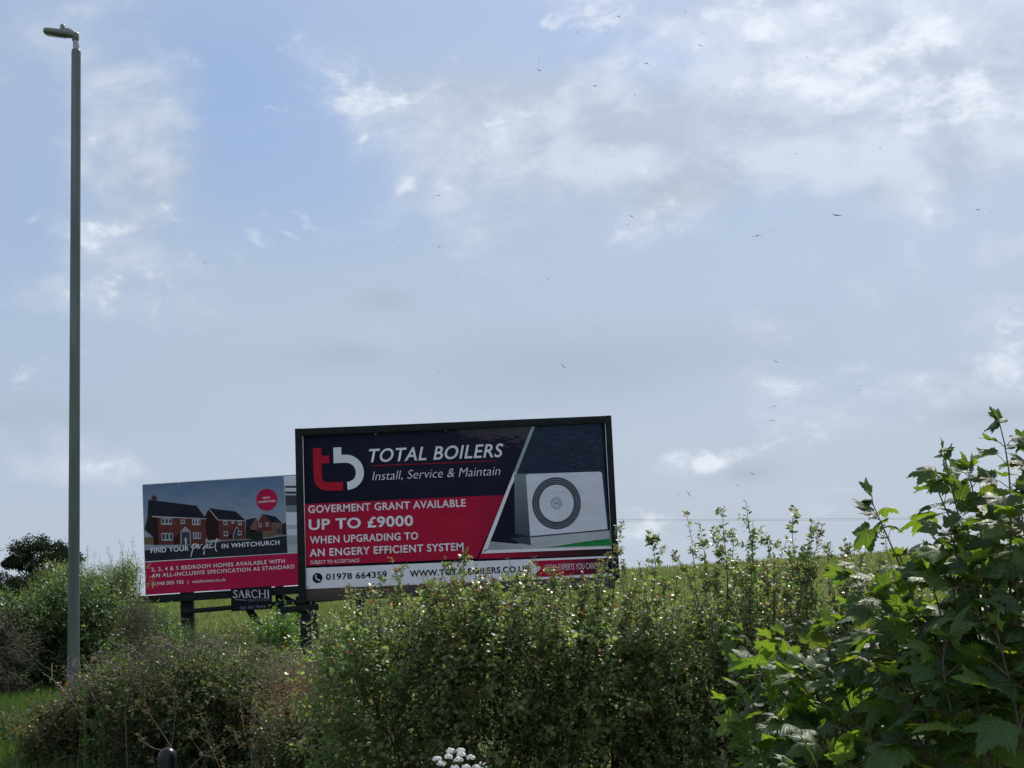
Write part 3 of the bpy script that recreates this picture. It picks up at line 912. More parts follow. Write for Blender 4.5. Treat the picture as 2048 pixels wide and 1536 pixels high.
    script = [  # brush lettering 'perfect'
        [(588, 790), (580, 830), (566, 880), (556, 912)], [(560, 822), (590, 785), (612, 782), (612, 808), (590, 832), (572, 836)],
        [(612, 822), (632, 812), (640, 792), (628, 788), (620, 812), (628, 830), (646, 824)],
        [(646, 824), (654, 792), (650, 806), (664, 790), (676, 792)],
        [(676, 838), (694, 812), (712, 768), (726, 732), (716, 740), (704, 790), (692, 850), (682, 890), (690, 884), (694, 850), (700, 820)],
        [(700, 822), (722, 810), (732, 790), (722, 786), (714, 808), (722, 828), (740, 820)],
        [(772, 786), (756, 784), (744, 806), (752, 826), (772, 818), (786, 806)],
        [(822, 728), (806, 780), (800, 815), (806, 850), (816, 858)], [(766, 762), (806, 750), (850, 742)]]
    for k, s in enumerate(script):
        pts = np.array([cq(*p) for p in s])
        tt = np.linspace(0, len(pts) - 1, len(pts) * 4)
        pp = np.stack([np.interp(tt, np.arange(len(pts)), pts[:, i]) for i in (0, 1)], 1)
        stroke(b, pp, 9 / 354, 6 + k % 3, 0, 7 / 354)
    shift(b).build('lettering', [M['white']], poster)
    # --- frame under and behind
    b = Buf(); b.beam((-0.25, 0.1, -.13), (W, 0.1, -.13), 0.22, 0.12); shift(b).build('frame_rail', M['timber'], root, bevel=.008)
    b = Buf(); b.box(0.0, 1.0, -.005, .035, PH + .003, PH + .03); b.box(1.02, W, -.005, .035, PH + .003, PH + .03); shift(b).build('edge_strip', M['grey'], root)
    b = Buf(); b.box(-.012, -.001, -.005, .035, 0, PH); shift(b).build('edge_strip', M['grey'], root)
    b = Buf(); b.box(1.9, 2.9, -.012, .0, -.035, -.004); shift(b).build('edge_strip', M['white'], root)
    for x, w in ((1.08, 0.36), (3.66, 0.22), (5.9, .25)):
        b = Buf(); b.beam((x, 0.3, -2.6), (x, 0.3, 0.4), w, 0.22); shift(b).build('leg', M['timber'], root, bevel=.01)
    b = Buf(); b.beam((0.95, 0.12, -.53), (5.9, 0.12, -.42), 0.13, 0.05); shift(b).build('stub_rail', M['timber'], root)
    b = Buf(); b.beam((2.72, 0.5, -.5), (3.28, 0.75, -1.55), 0.2, 0.15); shift(b).build('brace', M['timber'], root, bevel=.008)
    b = Buf(); b.beam((4.15, 0.5, -.3), (4.0, 0.9, -1.6), 0.12, 0.12); shift(b).build('brace', M['timber'], root, bevel=.008)
    b = Buf(); b.beam((3.6, 0.5, -.2), (4.3, 0.6, -.62), 0.12, 0.1); shift(b).build('brace', M['timber'], root, bevel=.008)
    for z in (0.4, 1.5, 2.6):
        b = Buf(); b.beam((0.02, 0.08, z), (W, 0.08, z), 0.12, 0.08); shift(b).build('back_rail', M['timber'], root)
    # --- name board hung from the lower rail
    c0 = P(462, 1223, Yd - .08)
    x0 = root.matrix_world.inverted() @ c0
    nb = empty('name_board', (0, 0, 0), 'small black name board with white serif capitals, hung below the houses poster', 'sign')
    nb.matrix_world = root.matrix_world @ Matrix.Translation(Vector((x0.x, -0.02, x0.z)))
    bw, bh = 81 / 71.4, 45 / 71.4
    b = Buf(); b.box(0, bw, 0, .03, 0, bh); panel = b.build('board', plain('black_board', (.007, .008, .011), .7, .08, .1), nb, bevel=.004)
    b = Buf()
    sx = bw / 660.0; z0 = bh
    K = lambda X, Y: ((X - 195) * sx, z0 - (Y - 175 + (X - 195) * .062) * sx)
    def S(pts, w): stroke(b, [K(*p) for p in pts], w * sx, 2)
    y0, y1 = 200, 322
    S([(300, 222), (285, 205), (258, 205), (244, 225), (252, 248), (276, 264), (294, 285), (286, 312), (262, 322), (240, 315), (232, 298)], 13)
    S([(322, 322), (366, 200)], 7); S([(362, 200), (408, 322)], 16); S([(338, 280), (392, 280)], 6); S([(312, 322), (336, 322)], 6); S([(392, 322), (420, 322)], 6)
    S([(448, 200), (448, 322)], 15); S([(440, 203), (478, 203), (496, 218), (494, 244), (472, 258), (448, 260)], 9); S([(470, 258), (515, 322)], 15); S([(434, 322), (464, 322)], 6)
    S([(620, 222), (598, 204), (566, 204), (542, 228), (536, 262), (546, 298), (572, 320), (600, 320), (622, 302)], 12)
    S([(660, 200), (660, 322)], 15); S([(748, 200), (748, 322)], 15); S([(660, 260), (748, 260)], 7)
    for X in (660, 748, 800): S([(X - 15, 201), (X + 15, 201)], 6); S([(X - 15, 322), (X + 15, 322)], 6)
    S([(800, 200), (800, 322)], 15)
    S([(265, 352), (440, 362)], 4)
    V0 = len(b.v)
    def T2(s, X0, X1, Yb, cap):
        a = K(X0, Yb); c = K(X1, Yb)
        tb = Buf(); put_text(tb, s, a[0], c[0], a[1], cap * sx, 2, 0, 0.0, 0, 1.1); tb.build('lettering', [M['midgrey']], nb)
    T2('OUTDOOR', 465, 815, 388, 44); T2('020 380 78436', 332, 748, 510, 46)
    b.build('lettering', [M['white']], nb)


build_left_sign()

# ---------------------------------------------------------------- street lamp
def build_lamp():
    Yd = 22.0
    b0 = P(147, 1345, Yd); top = P(152.5, 100, Yd)
    gz = float(ground(b0.x, Yd))
    o = empty('street_lamp', (b0.x, Yd, gz), 'tall grey steel street lamp column rising from the hedge', 'street lamp')
    lean = (top.x - b0.x) / (top.z - b0.z)
    o.rotation_euler = (0, math.atan(lean), 0)
    H = top.z - gz
    m, nt, bs = new_mat('galvanised_column')
    n1 = tex_noise(nt, 5, 7, 0.6, stretch=(1, 1, .12)); n2 = tex_noise(nt, 1.2, 5, .6, stretch=(2, 2, .35))
    c1 = ramp(nt, n1, [(.3, (.046, .060, .053)), (.7, (.108, .126, .118))])
    c2 = ramp(nt, n2, [(.35, (.62, .74, .56)), (.65, (1.05, 1.05, 1.1))])
    mx = nt.nodes.new('ShaderNodeMix'); mx.data_type = 'RGBA'; mx.blend_type = 'MULTIPLY'; mx.inputs[0].default_value = 1
    nt.links.new(c1, mx.inputs[6]); nt.links.new(c2, mx.inputs[7]); nt.links.new(mx.outputs[2], bs.inputs['Base Color'])
    bs.inputs['Roughness'].default_value = .5; bs.inputs['Metallic'].default_value = .25
    bump(nt, bs, n1, .15, .005)
    steel = m
    head_m = plain('lamp_head_paint', (.10, .115, .105), .45, .5, .2, 12)
    lens = plain('lamp_lens', (.04, .045, .05), .15, .6, .1)
    b = Buf()
    zs = .62
    b.lathe([(.098, -.2), (.098, zs - .1), (.099, zs - .04), (.087, zs + .02), (.084, zs + .07), (.077, 5.0), (.071, H - .04), (.066, H), (.05, H + .012), (.0, H + .012)], 28)
    b.build('column', steel, o, smooth=True)
    b = Buf(); b.lathe([(.0985, zs - .13), (.1015, zs - .12), (.1015, zs - .05), (.097, zs - .03)], 28)
    b.build('collar', steel, o, smooth=True)
    b = Buf(); b.box(-.055, .055, -.104, -.092, .1, .45); b.build('access_door', steel, o, bevel=.004)
    # spigot, wrapped
    b = Buf(); b.tube([(.005, 0, H - .02), (.0, 0, H + .08), (-.012, 0, H + .17), (-.02, 0, H + .24)], [.052, .048, .04, .036], 16)
    b.build('spigot', plain('grey_tape', (.22, .235, .25), .5, .5, .2, 14), o, smooth=True)
    # lamp head pointing left, tilted slightly up
    hd = Buf()
    L_, wd = 0.50, .15
    sec = [(-.02, .04, .035, .0), (.06, .06, .045, .0), (.14, .085, .046, .0), (.25, .095, .045, .0), (.40, .10, .043, .0), (.475, .09, .040, 0), (.50, .06, .028, 0)]
    k = 16
    V, F = [], []
    for (l, w, h, z) in sec:
        for j in range(k):
            t = j / k * 2 * math.pi
            ct, st = math.cos(t), math.sin(t)
            V.append((-l, w * math.copysign(abs(ct) ** .5, ct), z + h * math.copysign(abs(st) ** .5, st)))
    for i in range(len(sec) - 1):
        for j in range(k):
            F.append((i * k + j, i * k + (j + 1) % k, (i + 1) * k + (j + 1) % k, (i + 1) * k + j))
    F.append(tuple(range(k))[::-1]); F.append(tuple(range((len(sec) - 1) * k, len(sec) * k)))
    hd.add(V, F)
    head = hd.build('lamp_head', head_m, o, smooth=True)
    head.location = (.015, 0, H + .235); head.rotation_euler = (0, R(7), R(8))
    hs = Buf()
    sec2 = [(.03, .03, .06, .02), (.08, .06, .085, .0), (.15, .08, .098, 0), (.20, .075, .09, 0), (.225, .05, .05, 0)]
    V, F = [], []
    for (l, w, h, z) in sec2:
        for j in range(k):
            t = j / k * 2 * math.pi
            V.append((-l, w * math.cos(t), .0 + max(0, math.sin(t)) * h))
    for i in range(len(sec2) - 1):
        for j in range(k):
            F.append((i * k + j, i * k + (j + 1) % k, (i + 1) * k + (j + 1) % k, (i + 1) * k + j))
    hs.add(V, F)
    hs.build('housing', head_m, head, smooth=True)
    pc = Buf(); pc.lathe([(.036, .06), (.036, .125), (.028, .145), (.0, .15)], 16, c=(-.235, 0)); pc.build('photocell', head_m, head, smooth=True)
    ln = Buf(); ln.box(-.45, -.16, -.07, .07, -.05, -.042); ln.build('lens', lens, head)
    br = Buf(); br.lathe([(.0, .14), (.05, .15), (.055, .22), (.05, .275), (.0, .29)], 18); bo = br.build('bracket', head_m, o, smooth=True)
    bo.location = (-.012, 0, H)


build_lamp()

# ---------------------------------------------------------------- bollard
def build_bollard():
    Yd = 11.8
    t = P(335, 1495, Yd)
    g = float(ground(t.x, Yd)); h = t.z - g
    o = empty('bollard', (t.x, Yd, g), 'black round topped plastic bollard at the front of the thicket', 'bollard')
    r = .070
    b = Buf()
    b.lathe([(r * 1.12, -.1), (r * 1.10, h * .4), (r * 1.06, h - .09)] + [(r * 1.04 * math.cos(a), h - .072 + .072 * math.sin(a)) for a in np.linspace(0.05, math.pi / 2, 9)], 32)
    b.build('post', M['bollard'], o, smooth=True)
    b = Buf()
    for z0, z1 in ((h - .32, h - .22),):
        b.lathe([(r * 1.095, z0), (r * 1.125, z0 + .003), (r * 1.115, z1 - .003), (r * 1.08, z1)], 32)
    b.build('reflective_band', M['grey'], o, smooth=True)


build_bollard()

# ---------------------------------------------------------------- leaves and shrubs
def tmpl_ovate(w=.3, fold=.07, tip=-.08):
    V = np.array([(0, 0, 0), (.33, 0, 0.02), (.68, 0, .01), (1, 0, tip), (.12, w * .55, fold * .5), (.38, w, fold), (.72, w * .72, fold * .6),
                  (.12, -w * .55, fold * .5), (.38, -w, fold), (.72, -w * .72, fold * .6)])
    F = [(0, 1, 5, 4), (1, 2, 6, 5), (2, 3, 3, 6), (0, 7, 8, 1), (1, 8, 9, 2), (2, 9, 9, 3)]
    F = [(0, 1, 5), (0, 5, 4), (1, 2, 6), (1, 6, 5), (2, 3, 6), (0, 8, 1), (0, 7, 8), (1, 9, 2), (1, 8, 9), (2, 9, 3)]
    return V, F


def tmpl_lobed():
    w, f = .36, .07
    L = [(.13, .10, .03), (.36, .40, f), (.47, .20, f * .6), (.68, .30, f * .7), (.76, .13, .03)]
    V = [(0, 0, 0), (.3, 0, .015), (.58, 0, .015), (.78, 0, -.01), (1, 0, -.09)] + L + [(x, -y, z) for x, y, z in L]
    F = []
    for o, s in ((5, 1), (10, -1)):
        T = [(0, 1, o + 1), (0, o + 1, o), (1, 2, o + 2), (1, o + 2, o + 1), (2, 3, o + 4), (2, o + 4, o + 3), (2, o + 3, o + 2), (3, 4, o + 4)]
        F += [t if s > 0 else t[::-1] for t in T]
    return np.array(V, float), F


def tmpl_lance():
    V = np.array([(0, 0, 0), (.35, .10, .02), (.35, -.10, .02), (.7, .08, .0), (.7, -.08, .0), (1, 0, -.1), (.35, 0, 0), (.7, 0, -.02)])
    F = [(0, 6, 1), (0, 2, 6), (6, 7, 3), (6, 3, 1), (6, 2, 4), (6, 4, 7), (7, 5, 3), (7, 4, 5)]
    return V, F


def tmpl_sycamore(droop, curl, seed):
    r_ = random.Random(seed)
    half = [(0, 1.0), (4, .87), (8, .89), (12, .73), (17, .74), (22, .62), (27, .56), (31, .60), (35, .68), (39, .66), (43, .82), (47, .78), (52, .93), (56, .77), (61, .75),
            (65, .63), (71, .60), (78, .50), (86, .48), (92, .54), (99, .46), (106, .58), (113, .45), (121, .44), (135, .36), (150, .27), (165, .17), (178, .06)]
    pol = [(a, r) for a, r in half] + [(-a, r) for a, r in half[1:]][::-1]
    V = [(0, 0, 0)]
    n = len(pol)
    def zof(a, r):
        rad = R(a)
        lobe = max(math.cos((abs(a) - c) / 24 * math.pi / 2) if abs(abs(a) - c) < 24 else 0 for c in (0, 52, 106))
        return -droop * r * r + .10 * r * (1 - lobe) * -1 + curl * (r * math.sin(rad)) ** 2 + .05 * math.sin(r * 9 + a * .07 + seed) * r
    for ring in (.38, .72, 1.0):
        for a, r in pol:
            rr = r * ring * (1 + (r_.uniform(-.03, .03) if ring == 1 else 0))
            V.append((rr * math.cos(R(a)), rr * math.sin(R(a)), zof(a, rr)))
    F = []
    for i in range(n):
        j = (i + 1) % n
        F.append((0, 1 + i, 1 + j))
        for k in (0, 1):
            a, b, c, d = 1 + k * n + i, 1 + (k + 1) * n + i, 1 + (k + 1) * n + j, 1 + k * n + j
            F += [(a, b, c), (a, c, d)]
    return np.array(V), F


T_OV = tmpl_ovate(); T_LOB = tmpl_lobed(); T_LAN = tmpl_lance()
T_SYC = [tmpl_sycamore(.22, .10, 1), tmpl_sycamore(.42, -.25, 2), tmpl_sycamore(.12, .35, 3), tmpl_sycamore(.55, .15, 4)]


def curve_pts(a, b, n=7, sag=0.0, wob=0.03, side=None):
    a, b = np.asarray(a, float), np.asarray(b, float)
    t = np.linspace(0, 1, n)[:, None]
    L = np.linalg.norm(b - a)
    off = rng.normal(0, 1, 3) * wob * L
    off2 = rng.normal(0, 1, 3) * wob * L
    p = a * (1 - t) + b * t + off * np.sin(np.pi * t) + off2 * np.sin(2 * np.pi * t) * .5
    p[:, 2] += sag * L * np.sin(np.pi * t[:, 0])
    return p


def leafy_shoot(lb, sb, pts, n, size, tmpl, mi=0, t0=.15, r0=.003, r1=.001, spread=1.0, taper=.45, droop=.25, up=1.0, jitter=.6, sides=4, smi=0, tipmi=None, tip_frac=.0):
    pts = np.asarray(pts)
    k = len(pts)
    if sb is not None: sb.tube(pts, np.linspace(r0, r1, k), sides, smi)
    t = np.sort(t0 + (1 - t0) * rng.random(n))
    s = t * (k - 1)
    p = np.stack([np.interp(s, np.arange(k), pts[:, i]) for i in range(3)], 1)
    i0 = np.clip(s.astype(int), 0, k - 2)
    tang = nrm(pts[i0 + 1] - pts[i0])
    ph = np.arange(n) * 2.4 + rng.random() * 6.28 + rng.normal(0, .4, n)
    ref = np.where(np.abs(tang[:, 2:3]) < .9, np.array([[0, 0, 1.0]]), np.array([[1.0, 0, 0]]))
    a = nrm(np.cross(tang, ref)); b = np.cross(tang, a)
    rad = np.cos(ph)[:, None] * a + np.sin(ph)[:, None] * b
    d = nrm(rad * spread + tang * (.55 + .5 * t[:, None] ** 3) + np.array([0, 0, -droop]) + rng.normal(0, .25, (n, 3)))
    nn = np.array([0, 0, up]) + rng.normal(0, jitter, (n, 3)) + tang * .35
    sz = size * (1 - taper * t ** 2) * rng.uniform(.7, 1.25, n)
    m = frames(d, nn)
    p = p + d * (sz * .18)[:, None]
    if tipmi is not None:
        tip = t > 1 - tip_frac * rng.random(n) * 2
        lb.inst(*tmpl, m[~tip], p[~tip], sz[~tip], mi)
        lb.inst(*tmpl, m[tip], p[tip], sz[tip], tipmi)
    else:
        lb.inst(*tmpl, m, p, sz, mi)


def wob1(x, seed, amp=1.0):
    return amp * (np.sin(x * 2.1 + seed) * .5 + np.sin(x * 4.7 + seed * 2.3) * .3 + np.sin(x * 9.3 + seed * 5.1) * .2)


def mass_bush(lb, sb, x0, x1, y0, y1, z0, ztop, n, leaf, tmpl, nleaf=(10, 18), length=(.25, .55), mi=0, tipmi=None, tip_frac=.1, outward=.6, gz=None, hollow=0.0, r0=.0035, upb=.8, sides=3):
    """leafy shoots filling a box-like bush; ztop(x, y) its uneven top"""
    cx, cy = (x0 + x1) / 2, (y0 + y1) / 2
    for i in range(n):
        x = rng.uniform(x0, x1); y = rng.uniform(y0, y1)
        zt = ztop(x, y)
        u = rng.random()
        z = z0 + (zt - z0) * (u ** (1 - hollow * .5))
        edge = np.array([(x - cx) / max(.1, (x1 - x0)) * .6, (y - cy) / max(.1, (y1 - y0)) * 2 * outward, upb + rng.normal(0, .3)])
        d = edge + rng.normal(0, .45, 3)
        d /= np.linalg.norm(d)
        L = rng.uniform(*length)
        a = np.array([x, y, z - L * .5]); b = a + d * L
        if b[2] > zt + .12: b[2] = zt + .12 * rng.random()
        vs = 1.0 + .45 * math.sin(x * 5.1 + y * 3 + z * 4.0) * math.sin(z * 6.3 - x * 2.2 + 1)
        leafy_shoot(lb, sb, curve_pts(a, b, 4, 0, .06), rng.integers(*nleaf), leaf * vs, tmpl, mi, .1, r0, .001, tipmi=tipmi, tip_frac=tip_frac, sides=sides)


def trunks(sb, x0, x1, y0, y1, top, n, r=.02, spread=.3, sides=6):
    for i in range(n):
        x, y = rng.uniform(x0, x1), rng.uniform(y0, y1)
        g = float(ground(x, y))
        a = (x, y, g - .05)
        zt = top(x, y) * rng.uniform(.75, .95) if callable(top) else top
        b = (x + rng.normal(0, spread), y + rng.normal(0, spread), zt)
        p = curve_pts(a, b, 8, 0, .05)
        rr = r * rng.uniform(.5, 1.2)
        sb.tube(p, np.linspace(rr, rr * .25, 8), sides)
        for q in range(3):
            j = rng.integers(2, 7)
            e = p[j] + np.array([rng.normal(0, .3), rng.normal(0, .3), rng.uniform(.15, .5)])
            sb.tube(curve_pts(p[j], e, 5, 0, .06), np.linspace(rr * .5, rr * .12, 5), 4)


# ---------------------------------------------------------------- hawthorn hedge, bush by bush
HY = 11.0
TIPS = [(697, 1164), (783, 1116), (805, 1133), (844, 1149), (889, 1123), (931, 1099), (951, 1150), (971, 1139), (1017, 1111), (1035, 1140), (1068, 1110), (1106, 1135),
        (1147, 1145), (1195, 1118), (1215, 1104), (740, 1172), (765, 1150), (1246, 1118), (1247, 1040), (1300, 1064), (1345, 1100), (1372, 1024), (1397, 1044), (1422, 1062), (1446, 1014), (1492, 1001),
        (1506, 1042), (1530, 1066), (1588, 1011), (1576, 1075), (1624, 1040), (1645, 1049), (1690, 1075), (1662, 1085), (1765, 1045), (1720, 1110), (1275, 1120), (1470, 1070), (1550, 1110), (1605, 1090)]


def hedge_top(x, y):
    u = 1024 + x / HY * FPX
    # height of the close mass (photo rows) along the hedge
    row = np.interp(u, [600, 660, 700, 800, 950, 1100, 1250, 1400, 1600, 1800, 2100, 2400], [1275, 1230, 1202, 1192, 1184, 1190, 1212, 1212, 1210, 1190, 1130, 1130])
    z = P(u, row, HY).z
    return z + wob1(x * 2.3, 1.7, .07) - .22 * ((y - HY) / .8) ** 2


HB = [(655, 860, 'hawthorn bush with fresh green tips in front of the phone number on the white strip'),
      (860, 1080, 'hawthorn bush with shoots overlapping the web address on the navy and red billboard'),
      (1080, 1290, 'hawthorn bush rising past the lower right corner of the navy and red billboard'),
      (1290, 1540, 'hawthorn bush with the tallest leafy shoots standing against the sky, right of the big billboard'),
      (1540, 1790, 'hawthorn bush with spiky shoots right behind the low sycamore leaves, before the green field'),
      (1790, 2330, 'shaded hawthorn bush behind the tall sycamore at the right edge')]


for _k in range(75):
    _u = rng.uniform(830, 1780)
    _base = np.interp(_u, [690, 950, 1240, 1400, 1780], [1185, 1165, 1170, 1150, 1150])
    TIPS.append((_u, _base - abs(rng.normal(0, 28))))


def build_hedge():
    for bi, (u0, u1, label) in enumerate(HB):
        x0, x1 = (u0 - 1024) / FPX * HY, (u1 - 1024) / FPX * HY
        xc = (x0 + x1) / 2
        o = empty('hawthorn_bush', (xc, HY, float(ground(xc, HY))), label, 'bush', 'hawthorn bushes in the hedge')
        inv = np.array([xc, HY, float(ground(xc, HY))])
        lb, sb = Buf(), Buf()
        w = x1 - x0
        n = int(980 * w / .8)
        mass_bush(lb, sb, x0 - .06, x1 + .06, HY - .6, HY + .6, .45, hedge_top, n, .046, T_LOB, (13, 21), (.22, .5), 0, 1, .14, hollow=.55, r0=.0022)
        mass_bush(lb, sb, x0, x1, HY + .25, HY + .85, .05, lambda x, y: 1.35, int(330 * w / .8), .045, T_LOB, (10, 16), (.25, .5), 0, None, r0=.0022)
        # sparse low skirt
        mass_bush(lb, sb, x0, x1, HY - .2, HY + .7, .1, lambda x, y: .9, int(60 * w / .8), .034, T_LOB, (6, 12), (.25, .5), 0, None)
        trunks(sb, x0, x1, HY - .35, HY + .5, hedge_top, int(10 * w / .8), .020, .2)
        for (tu, tv) in TIPS:
            if not (u0 <= tu < u1): continue
            Yt = HY + rng.uniform(-.5, .5)
            tip = np.array(P(tu, tv, Yt))
            bs = np.array(P(tu + rng.normal(15, 35), tv + rng.uniform(190, 260), Yt + rng.normal(0, .1)))
            pts = curve_pts(bs, tip, 10, 0, .03)
            leafy_shoot(lb, sb, pts, rng.integers(58, 78), .050, T_LOB, 0, .05, .0055, .0016, 1.0, .38, .45, 1.0, .6, 5, 0, 1, .16)
            for q in range(rng.integers(6, 11)):
                j = rng.integers(1, 9)
                d = nrm(rng.normal(0, 1, 3) * np.array([1, 1, .2]) + np.array([0, 0, .9]))
                e = pts[j] + d * rng.uniform(.07, .2) * (1.2 - j / 12)
                leafy_shoot(lb, sb, curve_pts(pts[j], e, 4, 0, .05), rng.integers(10, 16), .042, T_LOB, 0, .2, .003, .001, tipmi=1, tip_frac=.25)
        for bb in (lb, sb):
            for i in range(len(bb.v)): bb.v[i] = bb.v[i] - inv
        lb.build('foliage', [M['hawthorn'], M['hawthorn_tip']], o)
        sb.build('branches', M['twig'], o)


build_hedge()

# ---------------------------------------------------------------- sycamore saplings close by on the right
def syc_leaf(lb, sb, root, d, n, size, var, pet=.9):
    """petiole from root along d, blade hanging from its end"""
    d = nrm(np.asarray(d, float)); n = np.asarray(n, float)
    L = size * pet
    e = np.asarray(root) + d * L + np.array([0, 0, -.1 * L])
    sb.tube(np.array([root, np.asarray(root) + d * L * .5 + np.array([0, 0, .03 * L]), e]), [.0016, .0013, .0012], 4, 1)
    dd = nrm(d + np.array([0, 0, -.45]) + rng.normal(0, .22, 3))
    m = frames(dd[None], n[None])
    lb.inst(*T_SYC[var], m, e[None], np.array([size]), 0, True)


def syc_shoot(lb, sb, pts, npairs, size, t0=.25, r0=.006, r1=.002, side_bias=None):
    pts = np.asarray(pts); k = len(pts)
    sb.tube(pts, np.linspace(r0, r1, k), 7, 0)
    ph0 = rng.random() * 6.28
    for i in range(npairs):
        t = t0 + (1 - t0) * (i + .5) / npairs if npairs > 1 else .9
        s = t * (k - 1); j = min(int(s), k - 2)
        p = pts[j] + (pts[j + 1] - pts[j]) * (s - j)
        tg = nrm(pts[j + 1] - pts[j])
        a = nrm(np.cross(tg, np.array([.3, .2, 1.0]))); b = np.cross(tg, a)
        ph = ph0 + i * math.pi / 2 + rng.normal(0, .25)
        for sgn in (1, -1):
            rad = (np.cos(ph) * a + np.sin(ph) * b) * sgn
            d = rad * (1 - .45 * t ** 3) + tg * (.45 + .5 * t ** 2) + rng.normal(0, .15, 3)
            n = np.array([0, -.25, 1.0]) + rng.normal(0, .42, 3) + rad * .15
            sz = size * (1.05 - .62 * t ** 2.2) * rng.uniform(.65, 1.22)
            syc_leaf(lb, sb, p, d, n, sz, rng.integers(0, 4), rng.uniform(.6, 1.1))
    # tip pair
    tg = nrm(pts[-1] - pts[-2])
    for q in range(4):
        d = tg + rng.normal(0, .55, 3)
        syc_leaf(lb, sb, pts[-1], d, np.array([0, 0, 1.0]) + rng.normal(0, .5, 3), size * rng.uniform(.22, .42), rng.integers(0, 4), .35)


def build_sycamores():
    # (tip px, tip px, base px, base px, depth, pairs, size)
    S1 = [(1998, 842, 2030, 1300, 5.0, 8, .105), (1888, 905, 1965, 1250, 5.1, 7, .11), (2046, 890, 2075, 1300, 5.2, 8, .105), (1935, 940, 1990, 1250, 5.3, 7, .12),
          (2040, 985, 2060, 1400, 4.8, 7, .12), (1900, 1060, 1990, 1400, 4.9, 7, .12), (1960, 1050, 2010, 1420, 5.4, 7, .12), (2080, 900, 2100, 1380, 5.0, 8, .11), (2120, 960, 2120, 1420, 5.3, 8, .12), (1870, 965, 1960, 1190, 5.2, 5, .11),
          (1950, 1130, 2010, 1500, 4.8, 7, .125), (2030, 1150, 2060, 1560, 4.7, 7, .12), (1905, 1170, 1985, 1540, 5.0, 7, .12), (2090, 1120, 2110, 1560, 4.9, 7, .12), (1990, 1250, 2040, 1620, 4.6, 7, .12), (2060, 1300, 2080, 1650, 4.6, 6, .12),
          (1930, 1060, 1990, 1450, 5.9, 8, .12), (1990, 1010, 2030, 1450, 6.1, 8, .12), (2060, 1000, 2080, 1450, 6.0, 8, .12), (1890, 1150, 1960, 1500, 6.0, 8, .12), (1960, 1150, 2000, 1550, 6.2, 8, .12), (2040, 1120, 2060, 1550, 5.7, 8, .12),
          (2120, 1080, 2120, 1500, 5.9, 8, .12), (1870, 1240, 1950, 1580, 5.9, 8, .12), (1930, 1260, 1980, 1620, 5.8, 8, .12), (2010, 1230, 2040, 1620, 6.0, 8, .12), (2090, 1230, 2090, 1650, 5.6, 8, .12)]
    S2 = [(1742, 1000, 1862, 1330, 5.2, 4, .10), (1800, 1110, 1880, 1360, 5.3, 6, .115), (1850, 1140, 1900, 1400, 5.0, 6, .115), (1700, 1150, 1830, 1380, 5.5, 6, .11), (1760, 1190, 1850, 1420, 5.0, 6, .12),
          (1830, 1230, 1900, 1500, 4.8, 6, .12), (1720, 1290, 1850, 1500, 5.2, 6, .115), (1890, 1280, 1930, 1560, 4.7, 6, .12), (1800, 1350, 1880, 1600, 4.8, 6, .12), (1860, 1420, 1910, 1640, 4.7, 6, .12), (1950, 1380, 1960, 1640, 4.6, 6, .12)]
    S3 = [(1478, 1268, 1640, 1420, 5.6, 6, .10), (1500, 1330, 1650, 1480, 5.4, 6, .105), (1560, 1270, 1670, 1440, 5.7, 5, .10), (1640, 1250, 1710, 1440, 5.6, 6, .105), (1690, 1240, 1740, 1450, 5.7, 5, .105), (1610, 1340, 1690, 1520, 5.3, 6, .11),
          (1470, 1400, 1640, 1530, 5.3, 6, .105), (1690, 1380, 1740, 1580, 5.2, 6, .115), (1560, 1440, 1680, 1580, 5.1, 6, .11), (1640, 1480, 1720, 1620, 5.0, 6, .115), (1500, 1500, 1660, 1620, 5.1, 6, .105), (1740, 1470, 1780, 1640, 5.0, 6, .115), (1590, 1540, 1700, 1660, 4.9, 5, .11), (1700, 1550, 1760, 1680, 4.8, 5, .115)]
    labs = ['tall sycamore sapling with large backlit leaves, its tip highest against the sky',
            'sycamore sapling with one bare stem ending in a lone leaf cluster against the sky',
            'low spreading sycamore sapling with drooping pale leaves at the lower right of the hedge']
    for (S, label) in zip((S1, S2, S3), labs):
        foot_u = np.mean([s[2] for s in S]); Yd = np.mean([s[4] for s in S])
        fx = (foot_u - 1024) / FPX * Yd
        g = float(ground(fx, Yd))
        o = empty('sycamore_sapling', (fx, Yd, g), label, 'sapling', 'sycamore saplings on the right')
        lb, sb = Buf(), Buf()
        org = np.array([fx, Yd, g])
        for (tu, tv, bu, bv, Y, pairs, size) in S:
            tip = np.array(P(tu, tv, Y)); bs = np.array(P(bu, bv, Y + rng.normal(0, .05)))
            pts = curve_pts(bs, tip, 9, .03, .025)
            t0 = .25 if not (tu == 1742) else .72
            syc_shoot(lb, sb, pts, max(3, pairs), size * 1.12, t0, .0055, .0018)
            # limb down to the foot
            fo = org + np.array([rng.normal(0, .06), rng.normal(0, .06), -.03])
            sb.tube(curve_pts(fo, bs, 8, 0, .05), np.linspace(.013, .0055, 8), 7, 0)
        for bb in (lb, sb):
            for i in range(len(bb.v)): bb.v[i] = bb.v[i] - org
        lb.build('foliage', M['sycamore'], o, smooth=True)
        sb.build('stems', [M['syc_stem'], M['petiole']], o, smooth=True)


build_sycamores()

# ---------------------------------------------------------------- left side: hedge, saplings, brush, oak
def px_x(u, Y): return (u - 1024) / FPX * Y


